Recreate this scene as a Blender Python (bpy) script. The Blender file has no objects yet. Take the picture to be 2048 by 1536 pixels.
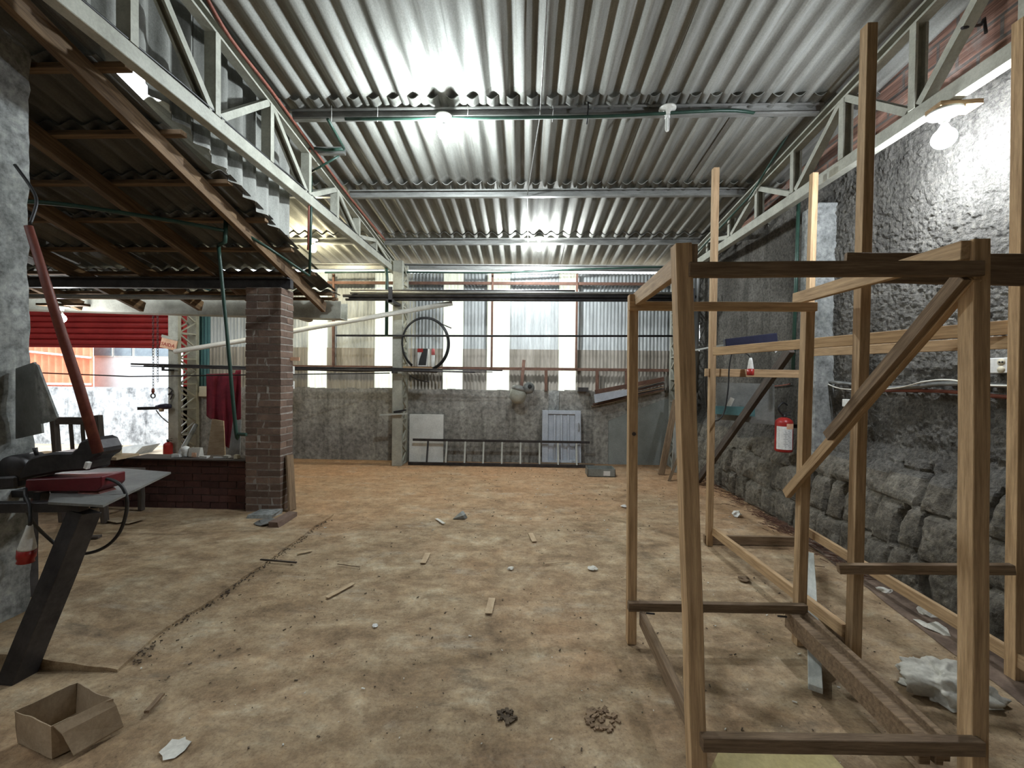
import bpy, bmesh, math, random
from mathutils import Vector as V, Matrix, noise
random.seed(7)
S = bpy.context.scene
COL = S.collection
PI = math.pi

# ---------------------------------------------------------------- camera, sky, exposure
EYE = 1.5
F = 850.0
cd = bpy.data.cameras.new('camera')
cam = bpy.data.objects.new('camera', cd)
COL.objects.link(cam)
cd.sensor_fit = 'HORIZONTAL'
cd.sensor_width = 36.0
cd.lens = 36.0 * F / 2048.0
cd.clip_start = 0.05
cd.clip_end = 200
CR = (Matrix.Rotation(math.radians(1.75), 3, 'Z') @ Matrix.Rotation(math.radians(90 - 0.88), 3, 'X')
      @ Matrix.Rotation(math.radians(0.64), 3, 'Z'))
CAM = V((0, 0, EYE))
cam.matrix_world = Matrix.Translation(CAM) @ CR.to_4x4()
S.camera = cam

w = bpy.data.worlds.new('overcast_sky')
S.world = w
w.use_nodes = True
bg = w.node_tree.nodes['Background']
bg.inputs[0].default_value = (0.90, 0.96, 1.0, 1)
bg.inputs[1].default_value = 5.2
S.view_settings.view_transform = 'Standard'
S.view_settings.look = 'None'
S.view_settings.exposure = 0.0
S.view_settings.gamma = 1.0
S.view_settings.use_curve_mapping = False


def P(px, py, X=None, Y=None, Z=None):
    """measured point of the photo put at a known distance, wall or height"""
    d = CR @ V(((px - 1024) / F, -(py - 768) / F, -1.0))
    if Y is not None: t = Y / d.y
    elif X is not None: t = X / d.x
    else: t = (Z - EYE) / d.z
    return CAM + d * t


# ---------------------------------------------------------------- helpers
WM = {}


class MB:
    def __init__(s):
        s.v = []; s.f = []; s.sm = []; s.mi = []

    def add(s, vs, fs, smooth=False, mi=0):
        b = len(s.v)
        s.v += [V(x) for x in vs]
        for f in fs:
            s.f.append([b + i for i in f]); s.sm.append(smooth); s.mi.append(mi)
        return s

    def box(s, lo, hi, mi=0, jit=0):
        x0, y0, z0 = lo; x1, y1, z1 = hi
        vs = [V((x, y, z)) for z in (z0, z1) for y in (y0, y1) for x in (x0, x1)]
        if jit: vs = [q + V((random.uniform(-jit, jit), random.uniform(-jit, jit), random.uniform(-jit, jit))) for q in vs]
        return s.add(vs, [(0, 2, 3, 1), (4, 5, 7, 6), (0, 1, 5, 4), (2, 6, 7, 3), (0, 4, 6, 2), (1, 3, 7, 5)], mi=mi)

    def obox(s, c, R, size, mi=0):
        h = V(size) / 2
        vs = [V(c) + R @ V((x * h.x, y * h.y, z * h.z)) for z in (-1, 1) for y in (-1, 1) for x in (-1, 1)]
        return s.add(vs, [(0, 2, 3, 1), (4, 5, 7, 6), (0, 1, 5, 4), (2, 6, 7, 3), (0, 4, 6, 2), (1, 3, 7, 5)], mi=mi)

    def bar(s, p, q, w, h, up=(0, 0, 1), mi=0):
        p = V(p); q = V(q)
        return s.obox((p + q) / 2, frame(q - p, up), ((q - p).length, w, h), mi)

    def chan(s, p, q, w, h, up=(0, 0, 1), t=0.004, flip=1, mi=0):
        """C-section: web on the +/-Y side, open on the other"""
        p = V(p); q = V(q); R = frame(q - p, up)
        a, b = w / 2, h / 2
        prof = [(a, b), (-a, b), (-a, b - 0.018), (-a + t, b - 0.018), (-a + t, b - t), (a - t, b - t), (a - t, -b + t), (-a + t, -b + t), (-a + t, -b + 0.018), (-a, -b + 0.018), (-a, -b), (a, -b)]
        prof = [(x * flip, z) for x, z in prof]
        n = len(prof)
        vs = [p + R @ V((0, x, z)) for x, z in prof] + [q + R @ V((0, x, z)) for x, z in prof]
        fs = [(i, (i + 1) % n, n + (i + 1) % n, n + i) for i in range(n)] + [tuple(range(n)), tuple(range(2 * n - 1, n - 1, -1))]
        return s.add(vs, fs, mi=mi)

    def tube(s, pts, r, n=8, mi=0, caps=True):
        pts = [V(p) for p in pts]
        rs = r if isinstance(r, (list, tuple)) else [r] * len(pts)
        vs = []; nrm = None
        for i, p in enumerate(pts):
            t = (pts[min(i + 1, len(pts) - 1)] - pts[max(i - 1, 0)]).normalized()
            if nrm is None:
                a = V((0, 0, 1)) if abs(t.z) < .9 else V((1, 0, 0))
                nrm = t.cross(a).normalized()
            nrm = (nrm - t * nrm.dot(t)).normalized()
            b = t.cross(nrm)
            for k in range(n):
                an = 2 * PI * k / n
                vs.append(p + (nrm * math.cos(an) + b * math.sin(an)) * rs[i])
        fs = []
        for i in range(len(pts) - 1):
            for k in range(n):
                fs.append((i * n + k, i * n + (k + 1) % n, (i + 1) * n + (k + 1) % n, (i + 1) * n + k))
        s.add(vs, fs, True, mi)
        if caps:
            b = len(s.v) - len(vs)
            s.f.append([b + k for k in range(n)][::-1]); s.sm.append(False); s.mi.append(mi)
            s.f.append([b + (len(pts) - 1) * n + k for k in range(n)]); s.sm.append(False); s.mi.append(mi)
        return s

    def lathe(s, prof, c, ax=(0, 0, 1), n=16, mi=0):
        ax = V(ax).normalized(); a = ax.cross(V((0, 1, 0)) if abs(ax.y) < .9 else V((1, 0, 0))).normalized(); b = ax.cross(a)
        vs = []
        for r, z in prof:
            for k in range(n):
                an = 2 * PI * k / n
                vs.append(V(c) + ax * z + (a * math.cos(an) + b * math.sin(an)) * max(r, 1e-4))
        fs = [(i * n + k, i * n + (k + 1) % n, (i + 1) * n + (k + 1) % n, (i + 1) * n + k) for i in range(len(prof) - 1) for k in range(n)]
        return s.add(vs, fs, True, mi)

    def prism(s, pts, vec, mi=0):
        pts = [V(p) for p in pts]; vec = V(vec); n = len(pts)
        fs = [(i, (i + 1) % n, n + (i + 1) % n, n + i) for i in range(n)] + [tuple(range(n))[::-1], tuple(range(n, 2 * n))]
        return s.add(pts + [p + vec for p in pts], fs, mi=mi)

    def corr(s, O, U, W, N, width, length, pitch, amp, t=0.005, nl=1, fn=None, mi=0, step=8, ph=0.0):
        O = V(O); U = V(U).normalized(); W = V(W).normalized(); N = V(N).normalized()
        nu = max(2, int(round(width / pitch * step))); vs = []
        for side in (0, 1):
            for j in range(nl + 1):
                for i in range(nu + 1):
                    u = width * i / nu; l = length * j / nl
                    h = amp * math.cos(2 * PI * u / pitch + ph) + side * t + (fn(u, l) if fn else 0)
                    vs.append(O + U * u + W * l + N * h)
        k = (nl + 1) * (nu + 1); fs = []
        for j in range(nl):
            for i in range(nu):
                a = j * (nu + 1) + i
                fs.append((a, a + 1, a + nu + 2, a + nu + 1)); fs.append((k + a, k + a + nu + 1, k + a + nu + 2, k + a + 1))
        s.add(vs, fs, True, mi)
        b = len(s.v) - len(vs)
        for i in range(nu):
            for a in (i, nl * (nu + 1) + i):
                s.f.append([b + a, b + a + 1, b + k + a + 1, b + k + a]); s.sm.append(False); s.mi.append(mi)
        return s

    def out(s, name, mats, parent=None, bevel=0, origin=None):
        if origin is None:
            lo = V([min(v[i] for v in s.v) for i in range(3)]); hi = V([max(v[i] for v in s.v) for i in range(3)])
            origin = V(((lo.x + hi.x) / 2, (lo.y + hi.y) / 2, lo.z))
        me = bpy.data.meshes.new(name)
        me.from_pydata([tuple(v - origin) for v in s.v], [], s.f)
        if not isinstance(mats, (list, tuple)): mats = [mats]
        for m in mats: me.materials.append(m)
        me.polygons.foreach_set('use_smooth', s.sm)
        me.polygons.foreach_set('material_index', s.mi)
        me.update()
        return link(name, me, Matrix.Translation(origin), parent, bevel)


def frame(d, up=(0, 0, 1)):
    x = V(d).normalized(); u = V(up)
    if abs(x.dot(u.normalized())) > .995: u = V((0, 1, 0)) if abs(x.y) < .9 else V((0, 0, 1))
    y = u.cross(x).normalized(); z = x.cross(y)
    return Matrix((x, y, z)).transposed()


def link(name, me, M, parent=None, bevel=0):
    o = bpy.data.objects.new(name, me)
    COL.objects.link(o)
    if parent is not None:
        o.parent = parent
        o.matrix_parent_inverse = WM[parent.name].inverted()
    o.matrix_basis = M
    WM[o.name] = M
    if bevel:
        b = o.modifiers.new('bevel', 'BEVEL'); b.width = bevel; b.segments = 1; b.limit_method = 'ANGLE'; b.angle_limit = 0.7
    return o


def tag(o, label, cat, group=None, kind=None):
    o['label'] = label; o['category'] = cat
    if group: o['group'] = group
    if kind: o['kind'] = kind
    return o


def thing(name, label, cat, loc=(0, 0, 0), group=None):
    o = link(name, None, Matrix.Translation(V(loc)))
    o.empty_display_size = .1
    return tag(o, label, cat, group)


def struct(o):
    o['kind'] = 'structure'; return o


def beam(name, p, q, w, h, m, parent=None, up=(0, 0, 1), bevel=0.002, bow=0.0):
    """straight piece of timber or steel, its own X axis along its length"""
    p = V(p); q = V(q); L = (q - p).length; R = frame(q - p, up)
    mb = MB(); n = 6
    vs = []
    for i in range(n + 1):
        x = -L / 2 + L * i / n
        k = bow * math.sin(PI * i / n)
        jy, jz = (random.uniform(-.0012, .0012), random.uniform(-.0012, .0012)) if 0 < i < n else (0, 0)
        vs += [(x, a * w / 2 + jy, b * h / 2 + jz + k) for a, b in ((-1, -1), (1, -1), (1, 1), (-1, 1))]
    fs = [(0, 3, 2, 1), tuple(n * 4 + k for k in range(4))]
    for i in range(n):
        fs += [(i * 4 + k, i * 4 + (k + 1) % 4, i * 4 + 4 + (k + 1) % 4, i * 4 + 4 + k) for k in range(4)]
    mb.add(vs, fs)
    me = bpy.data.meshes.new(name)
    me.from_pydata([tuple(v) for v in mb.v], [], mb.f); me.materials.append(m); me.update()
    M = Matrix.Translation((p + q) / 2) @ R.to_4x4()
    return link(name, me, M, parent, bevel)


def text(s, name, size, M, m, parent=None, depth=.0008):
    c = bpy.data.curves.new(name, 'FONT'); c.body = s; c.size = size; c.extrude = depth; c.align_x = 'CENTER'; c.align_y = 'CENTER'; c.resolution_u = 2
    t = bpy.data.objects.new(name, c); COL.objects.link(t)
    me = bpy.data.meshes.new_from_object(t)
    COL.objects.unlink(t); bpy.data.objects.remove(t)
    me.materials.clear(); me.materials.append(m)
    return link(name, me, M, parent)


def bez(pts, n=8):
    """smooth curve through points"""
    pts = [V(p) for p in pts]; out = []
    for i in range(len(pts) - 1):
        p0 = pts[max(i - 1, 0)]; p1 = pts[i]; p2 = pts[i + 1]; p3 = pts[min(i + 2, len(pts) - 1)]
        for k in range(n):
            t = k / n
            out.append(.5 * ((2 * p1) + (p2 - p0) * t + (2 * p0 - 5 * p1 + 4 * p2 - p3) * t * t + (3 * p1 - p0 - 3 * p2 + p3) * t ** 3))
    return out + [pts[-1]]


# ---------------------------------------------------------------- materials
def nodes(name):
    m = bpy.data.materials.new(name); m.use_nodes = True
    nt = m.node_tree
    return m, nt, nt.nodes, nt.links, nt.nodes['Principled BSDF']


def noise_n(nt, vec, scale, detail=6, rough=.6, dist=0):
    n = nt.nodes.new('ShaderNodeTexNoise'); n.inputs['Scale'].default_value = scale; n.inputs['Detail'].default_value = detail
    n.inputs['Roughness'].default_value = rough; n.inputs['Distortion'].default_value = dist
    nt.links.new(vec, n.inputs['Vector']); return n.outputs['Fac']


def ramp_n(nt, fac, stops):
    r = nt.nodes.new('ShaderNodeValToRGB'); e = r.color_ramp.elements
    while len(e) < len(stops): e.new(.5)
    for k, (pos, c) in enumerate(stops):
        e[k].position = pos; e[k].color = (*c, 1) if len(c) == 3 else c
    nt.links.new(fac, r.inputs[0]); return r.outputs[0]


def mix_n(nt, fac, a, b, mode='MIX'):
    n = nt.nodes.new('ShaderNodeMix'); n.data_type = 'RGBA'; n.blend_type = mode
    for inp, val in ((n.inputs['Factor'], fac), (n.inputs['A'], a), (n.inputs['B'], b)):
        if isinstance(val, (int, float)): inp.default_value = val
        elif isinstance(val, tuple): inp.default_value = (*val, 1)
        else: nt.links.new(val, inp)
    return n.outputs['Result']


def math_n(nt, op, a, b=0.0, c=0.0):
    n = nt.nodes.new('ShaderNodeMath'); n.operation = op
    for i, val in enumerate((a, b, c)):
        if isinstance(val, (int, float)): n.inputs[i].default_value = val
        else: nt.links.new(val, n.inputs[i])
    return n.outputs[0]


def coords(nt, stretch=(1, 1, 1), kind='Object'):
    tc = nt.nodes.new('ShaderNodeTexCoord'); mp = nt.nodes.new('ShaderNodeMapping')
    mp.inputs['Scale'].default_value = stretch
    nt.links.new(tc.outputs[kind], mp.inputs['Vector'])
    return mp.outputs['Vector']


def world_pos(nt, stretch=(1, 1, 1)):
    g = nt.nodes.new('ShaderNodeNewGeometry'); mp = nt.nodes.new('ShaderNodeMapping')
    mp.inputs['Scale'].default_value = stretch
    nt.links.new(g.outputs['Position'], mp.inputs['Vector']); return mp.outputs['Vector']


def bump_n(nt, height, strength, dist=.01):
    b = nt.nodes.new('ShaderNodeBump'); b.inputs['Strength'].default_value = strength; b.inputs['Distance'].default_value = dist
    nt.links.new(height, b.inputs['Height']); return b.outputs[0]


def mat(name, c1, c2, scale=6, stretch=(1, 1, 1), rough=.75, metal=0, bump=.3, fine=60, rand=0, lo=.35, hi=.65, dist=.003, spec=.4, world=False):
    m, nt, N, L, bs = nodes(name)
    vec = world_pos(nt, stretch) if world else coords(nt, stretch)
    a = noise_n(nt, vec, scale, 8, .65)
    col = ramp_n(nt, a, [(lo, c1), (hi, c2)])
    b = noise_n(nt, vec, fine, 4, .7)
    col = mix_n(nt, .35, col, ramp_n(nt, b, [(.3, (.55, .55, .55)), (.7, (1.25, 1.25, 1.25))]), 'MULTIPLY')
    if rand:
        oi = N.new('ShaderNodeObjectInfo')
        v = math_n(nt, 'MULTIPLY_ADD', oi.outputs['Random'], rand, 1 - rand / 2)
        hs = N.new('ShaderNodeHueSaturation'); L.new(v, hs.inputs['Value']); L.new(col, hs.inputs['Color']); col = hs.outputs[0]
    L.new(col, bs.inputs['Base Color'])
    bs.inputs['Roughness'].default_value = rough; bs.inputs['Metallic'].default_value = metal
    bs.inputs['Specular IOR Level'].default_value = spec
    if bump: L.new(bump_n(nt, b, bump, dist), bs.inputs['Normal'])
    return m


def emit(name, col, strength):
    m, nt, N, L, bs = nodes(name)
    bs.inputs['Base Color'].default_value = (1, 1, 1, 1)
    bs.inputs['Emission Color'].default_value = (*col, 1); bs.inputs['Emission Strength'].default_value = strength
    return m


M_wood = mat('raw_pine', (.32, .205, .105), (.58, .40, .225), 3, (1.2, 22, 22), .8, bump=.4, fine=14, rand=.25)
M_woodold = mat('weathered_timber', (.13, .085, .05), (.26, .18, .11), 3, (1.2, 20, 20), .85, bump=.6, fine=12, rand=.3)
M_wooddark = mat('dark_timber', (.045, .035, .03), (.10, .08, .065), 3, (1.2, 20, 20), .8, bump=.5, fine=12)
M_woodgrey = mat('grey_painted_board', (.36, .37, .34), (.52, .53, .48), 4, (2, 8, 8), .8, bump=.3)
M_rafter = mat('rafter_pine', (.075, .045, .025), (.22, .14, .075), 2.5, (1.0, 16, 16), .8, bump=.4, fine=12, rand=.3)
M_ply = mat('plywood', (.42, .30, .18), (.56, .43, .28), 3, (3, 3, 12), .75)
M_cream = mat('cream_steel_paint', (.30, .30, .25), (.44, .44, .375), 7, rough=.5, bump=.15, world=True)
M_galv = mat('galvanised_steel', (.22, .22, .205), (.36, .36, .34), 6, (1, 4, 4), .42, .35, bump=.1, world=True)
M_dark = mat('dark_steel', (.035, .033, .035), (.075, .07, .07), 8, rough=.45, metal=.5, bump=.2)
M_black = mat('black_rubber', (.012, .012, .013), (.03, .03, .03), 10, rough=.45, bump=.1)
M_rust = mat('rusty_brown_steel', (.10, .05, .035), (.17, .09, .06), 9, rough=.75, bump=.3)
M_green = mat('green_conduit_plastic', (.016, .042, .030), (.03, .07, .05), 8, rough=.38, bump=.05)
M_redpipe = mat('red_oxide_pipe', (.19, .055, .035), (.27, .09, .06), 8, rough=.6)
M_pvc = mat('white_pvc', (.62, .60, .52), (.74, .72, .64), 4, rough=.4, bump=.05)
M_white = mat('white_paint', (.62, .62, .58), (.76, .76, .72), 5, rough=.6, bump=.15)
M_plastic = mat('white_plastic', (.70, .70, .66), (.80, .80, .77), 4, rough=.35, bump=.03)
M_red = mat('red_gloss_paint', (.30, .018, .015), (.42, .035, .03), 5, rough=.35, bump=.1)
M_redold = mat('worn_red_paint', (.10, .014, .012), (.20, .06, .035), 7, (1, 1, 1), .5, bump=.2)
M_sawred = mat('shaded_red_machine_paint', (.09, .008, .012), (.15, .014, .02), 5, rough=.4, bump=.1)  # red darkened so the shade on the saw is in its colour
M_maroon = mat('maroon_cloth', (.10, .008, .018), (.17, .015, .03), 8, rough=.95, bump=.3)
M_card = mat('cardboard', (.30, .22, .14), (.44, .34, .23), 6, (1, 1, 1), .85, bump=.25, fine=90)
M_paper = mat('paper', (.55, .53, .47), (.72, .70, .63), 6, rough=.85)
M_cloth = mat('dirty_white_sack', (.42, .40, .34), (.66, .64, .56), 8, rough=.9, bump=.4)
M_sheetgrey = mat('grey_sheet_metal', (.15, .155, .15), (.26, .265, .25), 4, rough=.5, metal=.3)
M_teal = mat('teal_painted_steel', (.05, .12, .13), (.08, .17, .17), 5, rough=.5)
M_doorw = mat('pale_blue_grey_door_paint', (.42, .46, .52), (.56, .60, .66), 5, rough=.5, bump=.15)
M_glass = mat('dark_window_glass', (.10, .13, .16), (.20, .25, .28), 3, rough=.15, bump=0)
M_beige = mat('beige_plastic_box', (.55, .50, .36), (.64, .58, .44), 5, rough=.45)
M_label = mat('white_label', (.62, .62, .60), (.78, .78, .76), 9, rough=.5, bump=.02)
M_ink = mat('black_ink', (.02, .02, .02), (.04, .04, .04), 5, rough=.6, bump=0)
M_sign = mat('orange_sign_face', (.66, .36, .22), (.78, .52, .36), 8, rough=.5, bump=.05)
M_signred = mat('red_lettering', (.30, .015, .01), (.38, .02, .015), 5, rough=.5, bump=0)
M_blue = mat('blue_plastic', (.012, .014, .035), (.025, .028, .06), 6, rough=.4)
M_twig = mat('dry_brown_litter', (.07, .035, .025), (.16, .08, .05), 12, rough=.95)
M_grit = mat('dark_grit', (.05, .035, .025), (.16, .12, .08), 14, rough=.95)
M_socket = mat('ceramic_socket', (.60, .60, .55), (.72, .72, .66), 5, rough=.3, bump=.03)


def island(nt):
    g = nt.nodes.new('ShaderNodeNewGeometry'); return g.outputs['Random Per Island']


def brick_mat(name, c1, c2, sc=14):
    m, nt, N, L, bs = nodes(name)
    v = world_pos(nt)
    col = ramp_n(nt, island(nt), [(0, c1), (1, c2)])
    n = noise_n(nt, v, sc, 8, .7)
    col = mix_n(nt, .7, col, ramp_n(nt, n, [(.3, (.5, .5, .5)), (.55, (.9, .9, .9)), (.75, (1.5, 1.45, 1.4))]), 'MULTIPLY')
    L.new(col, bs.inputs['Base Color']); bs.inputs['Roughness'].default_value = .92
    L.new(bump_n(nt, noise_n(nt, v, 70, 5, .7), .7, .006), bs.inputs['Normal'])
    return m


M_brick = brick_mat('brown_brick', (.13, .085, .065), (.24, .16, .12))
M_brick2 = brick_mat('dark_red_brick', (.07, .03, .025), (.12, .05, .04))
M_mortar = mat('grey_mortar', (.27, .24, .21), (.42, .38, .34), 18, rough=.95, bump=.8, world=True)
M_mortar2 = mat('dark_mortar', (.07, .055, .045), (.12, .095, .08), 18, rough=.95, bump=.8, world=True)


def floor_mat():
    m, nt, N, L, bs = nodes('dusty_concrete_floor')
    v = world_pos(nt)
    a = noise_n(nt, v, .55, 8, .62, .2)
    b = noise_n(nt, world_pos(nt, (1, 1.5, 1)), 2.3, 12, .76, .25)
    c = noise_n(nt, v, 26, 6, .75)
    col = ramp_n(nt, b, [(.30, (.13, .085, .048)), (.45, (.28, .195, .115)), (.56, (.38, .285, .18)), (.74, (.54, .475, .35))])
    ochre = ramp_n(nt, c, [(.25, (.28, .145, .07)), (.75, (.56, .33, .175))])
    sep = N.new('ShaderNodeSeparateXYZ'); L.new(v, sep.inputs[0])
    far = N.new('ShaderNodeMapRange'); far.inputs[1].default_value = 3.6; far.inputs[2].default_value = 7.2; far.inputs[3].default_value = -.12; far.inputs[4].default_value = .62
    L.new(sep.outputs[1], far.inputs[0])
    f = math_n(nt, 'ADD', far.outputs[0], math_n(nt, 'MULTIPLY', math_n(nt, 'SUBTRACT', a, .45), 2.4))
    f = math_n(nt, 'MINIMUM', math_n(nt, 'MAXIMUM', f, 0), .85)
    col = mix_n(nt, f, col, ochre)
    # pale grey worn patches and dark oily stains
    g = noise_n(nt, world_pos(nt, (1, 2.2, 1)), 1.3, 10, .74, .2)
    col = mix_n(nt, ramp_n(nt, g, [(.56, (0, 0, 0)), (.72, (.65, .65, .65))]), col, (.47, .425, .34))
    d = noise_n(nt, world_pos(nt, (.8, 2.4, 1)), 1.7, 9, .72, .2)
    col = mix_n(nt, ramp_n(nt, d, [(.30, (.7, .7, .7)), (.42, (0, 0, 0))]), col, (.11, .085, .06))
    e = noise_n(nt, v, 9, 8, .8)
    col = mix_n(nt, .75, col, ramp_n(nt, e, [(.34, (.55, .52, .48)), (.5, (1, 1, 1)), (.66, (1.35, 1.33, 1.28))]), 'MULTIPLY')
    s = noise_n(nt, v, 75, 3, .8)
    col = mix_n(nt, .55, col, ramp_n(nt, s, [(.30, (.35, .33, .3)), (.42, (.95, .95, .95)), (.7, (1.25, 1.25, 1.2))]), 'MULTIPLY')
    L.new(col, bs.inputs['Base Color']); bs.inputs['Roughness'].default_value = .78
    bs.inputs['Specular IOR Level'].default_value = .3
    h = math_n(nt, 'ADD', math_n(nt, 'MULTIPLY', c, .8), math_n(nt, 'MULTIPLY', s, .35))
    L.new(bump_n(nt, math_n(nt, 'ADD', h, b), .55, .012), bs.inputs['Normal'])
    return m


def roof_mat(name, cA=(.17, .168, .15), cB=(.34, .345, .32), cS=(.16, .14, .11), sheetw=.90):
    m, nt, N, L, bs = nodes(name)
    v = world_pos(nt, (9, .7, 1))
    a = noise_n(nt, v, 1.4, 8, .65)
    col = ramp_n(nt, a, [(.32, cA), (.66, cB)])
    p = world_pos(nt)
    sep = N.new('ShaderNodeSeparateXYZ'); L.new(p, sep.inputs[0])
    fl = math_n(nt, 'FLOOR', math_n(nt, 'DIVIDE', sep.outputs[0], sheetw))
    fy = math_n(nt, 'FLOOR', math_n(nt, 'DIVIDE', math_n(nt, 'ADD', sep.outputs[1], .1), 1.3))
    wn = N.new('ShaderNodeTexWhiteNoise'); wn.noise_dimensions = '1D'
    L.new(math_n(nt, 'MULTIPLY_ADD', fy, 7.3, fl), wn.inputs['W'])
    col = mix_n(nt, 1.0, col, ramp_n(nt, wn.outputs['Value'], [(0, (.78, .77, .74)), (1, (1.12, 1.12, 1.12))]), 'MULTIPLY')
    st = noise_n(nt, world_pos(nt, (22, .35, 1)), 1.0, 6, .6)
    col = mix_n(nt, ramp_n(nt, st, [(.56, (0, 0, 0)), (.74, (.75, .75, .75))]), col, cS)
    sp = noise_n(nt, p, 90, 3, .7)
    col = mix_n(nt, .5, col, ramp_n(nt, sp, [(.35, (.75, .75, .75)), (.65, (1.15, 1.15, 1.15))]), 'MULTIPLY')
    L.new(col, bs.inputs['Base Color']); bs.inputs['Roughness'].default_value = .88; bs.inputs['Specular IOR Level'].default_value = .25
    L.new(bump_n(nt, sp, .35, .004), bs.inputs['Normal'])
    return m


def plaster_mat(name, c1, c2, c3, sc=1.5, bump=1.0, bd=.03, fine=22):
    m, nt, N, L, bs = nodes(name)
    v = world_pos(nt)
    a = noise_n(nt, world_pos(nt, (1, 1, .7)), sc, 9, .68, .4)
    col = ramp_n(nt, a, [(.30, c1), (.5, c2), (.72, c3)])
    st = noise_n(nt, world_pos(nt, (3, 3, .25)), 2.0, 8, .7)
    col = mix_n(nt, ramp_n(nt, st, [(.50, (0, 0, 0)), (.68, (.6, .6, .6))]), col, tuple(x * .45 for x in c1))
    b = noise_n(nt, v, fine, 7, .72)
    col = mix_n(nt, .7, col, ramp_n(nt, b, [(.34, (.28, .27, .26)), (.5, (.95, .95, .95)), (.66, (1.6, 1.58, 1.5))]), 'MULTIPLY')  # fine mottling; dark pits also put the shade of small hollows into colour
    L.new(col, bs.inputs['Base Color']); bs.inputs['Roughness'].default_value = .9; bs.inputs['Specular IOR Level'].default_value = .3
    L.new(bump_n(nt, b, bump, bd), bs.inputs['Normal'])
    return m


M_floor = floor_mat()
M_roof = roof_mat('fibre_cement_roof')
M_roofdark = roof_mat('dark_fibre_cement', (.075, .072, .065), (.18, .18, .165), (.04, .035, .03))  # same sheet pattern in darker greys
M_clad = roof_mat('fibre_cement_cladding', (.22, .22, .20), (.42, .42, .39), (.12, .11, .095))
M_block = plaster_mat('concrete_block_wall', (.15, .14, .12), (.27, .26, .235), (.40, .39, .35), 1.6, .6, .01, 14)
M_rough = plaster_mat('rough_cast_plaster', (.10, .093, .08), (.20, .19, .168), (.36, .345, .31), 1.4, 1.0, .07, 34)
M_stone = plaster_mat('rubble_stone', (.10, .09, .072), (.20, .18, .145), (.33, .305, .255), 3.0, 1.0, .04, 26)
M_conc = plaster_mat('pale_concrete_post', (.16, .17, .16), (.27, .28, .27), (.40, .41, .40), 3.0, .5, .008, 18)
M_mould = plaster_mat('mouldy_white_render', (.06, .065, .075), (.42, .44, .46), (.62, .64, .67), 2.6, .4, .01, 6)
M_outwhite = mat('white_facade', (.55, .57, .59), (.66, .68, .70), 3, rough=.8)
M_ground = mat('outdoor_sandy_ground', (.36, .28, .20), (.50, .42, .32), 2, rough=.9, world=True)
M_orange = mat('orange_red_metal_gate', (.60, .16, .08), (.72, .24, .13), 3, rough=.5)
M_shutter = mat('red_roller_shutter_paint', (.20, .010, .010), (.28, .020, .018), 3, rough=.45, bump=.05, world=True)


M_zinc = mat('zinc_wall_sheet', (.28, .295, .29), (.50, .52, .515), 1.6, (4, 1, .5), .6, .1, bump=.05, fine=20, world=True)
M_zincb = mat('brown_stained_wall_sheet', (.17, .15, .12), (.33, .30, .255), 1.8, (5, 1, .5), .75, bump=.05, fine=20, world=True)


def transl():
    m, nt, N, L, bs = nodes('translucent_fibreglass')
    N.remove(bs)
    d = N.new('ShaderNodeBsdfDiffuse'); t = N.new('ShaderNodeBsdfTranslucent'); x = N.new('ShaderNodeMixShader')
    a = noise_n(nt, world_pos(nt, (8, 8, 1)), 2, 5)
    c = ramp_n(nt, a, [(.3, (.80, .81, .73)), (.7, (.90, .91, .85))])
    L.new(c, d.inputs[0]); L.new(c, t.inputs[0]); x.inputs[0].default_value = .78
    L.new(d.outputs[0], x.inputs[1]); L.new(t.outputs[0], x.inputs[2]); L.new(x.outputs[0], N['Material Output'].inputs[0])
    return m


M_trans = transl()


def hollow_brick():
    m, nt, N, L, bs = nodes('hollow_clay_block')
    g = N.new('ShaderNodeNewGeometry'); sep = N.new('ShaderNodeSeparateXYZ'); cmb = N.new('ShaderNodeCombineXYZ')
    L.new(g.outputs['Position'], sep.inputs[0]); L.new(sep.outputs[1], cmb.inputs[0]); L.new(sep.outputs[2], cmb.inputs[1])
    br = N.new('ShaderNodeTexBrick'); L.new(cmb.outputs[0], br.inputs['Vector'])
    br.inputs['Scale'].default_value = 1; br.inputs['Brick Width'].default_value = .29; br.inputs['Row Height'].default_value = .15; br.inputs['Mortar Size'].default_value = .012
    br.inputs['Color1'].default_value = (.27, .15, .105, 1); br.inputs['Color2'].default_value = (.20, .105, .075, 1); br.inputs['Mortar'].default_value = (.13, .11, .095, 1)
    lines = noise_n(nt, world_pos(nt, (1, 1.2, 45)), 1.0, 3)
    col = mix_n(nt, .8, br.outputs['Color'], ramp_n(nt, lines, [(.35, (.45, .45, .45)), (.6, (1.3, 1.3, 1.3))]), 'MULTIPLY')
    n2 = noise_n(nt, world_pos(nt), 5, 8, .7)
    col = mix_n(nt, ramp_n(nt, n2, [(.5, (0, 0, 0)), (.65, (.8, .8, .8))]), col, (.20, .175, .155))
    L.new(col, bs.inputs['Base Color']); bs.inputs['Roughness'].default_value = .9
    h = math_n(nt, 'ADD', math_n(nt, 'MULTIPLY', br.outputs['Fac'], -1.5), lines)
    L.new(bump_n(nt, h, .8, .012), bs.inputs['Normal'])
    return m


M_hollow = hollow_brick()

# ---------------------------------------------------------------- main dimensions
XL, XR = -9.4, 3.02           # left and right limits of the shed
YB, YF = -6.0, 7.5            # back and far wall
TLX, TRX = -2.27, 2.66        # the two trusses
CH = 3.31                     # bottom chord height
SL = .13
roofz = lambda y: 4.50 - SL * y
leanz = lambda y: 2.38 + .30 * (5.49 - y)     # middle of the rafters of the inner roof

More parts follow.
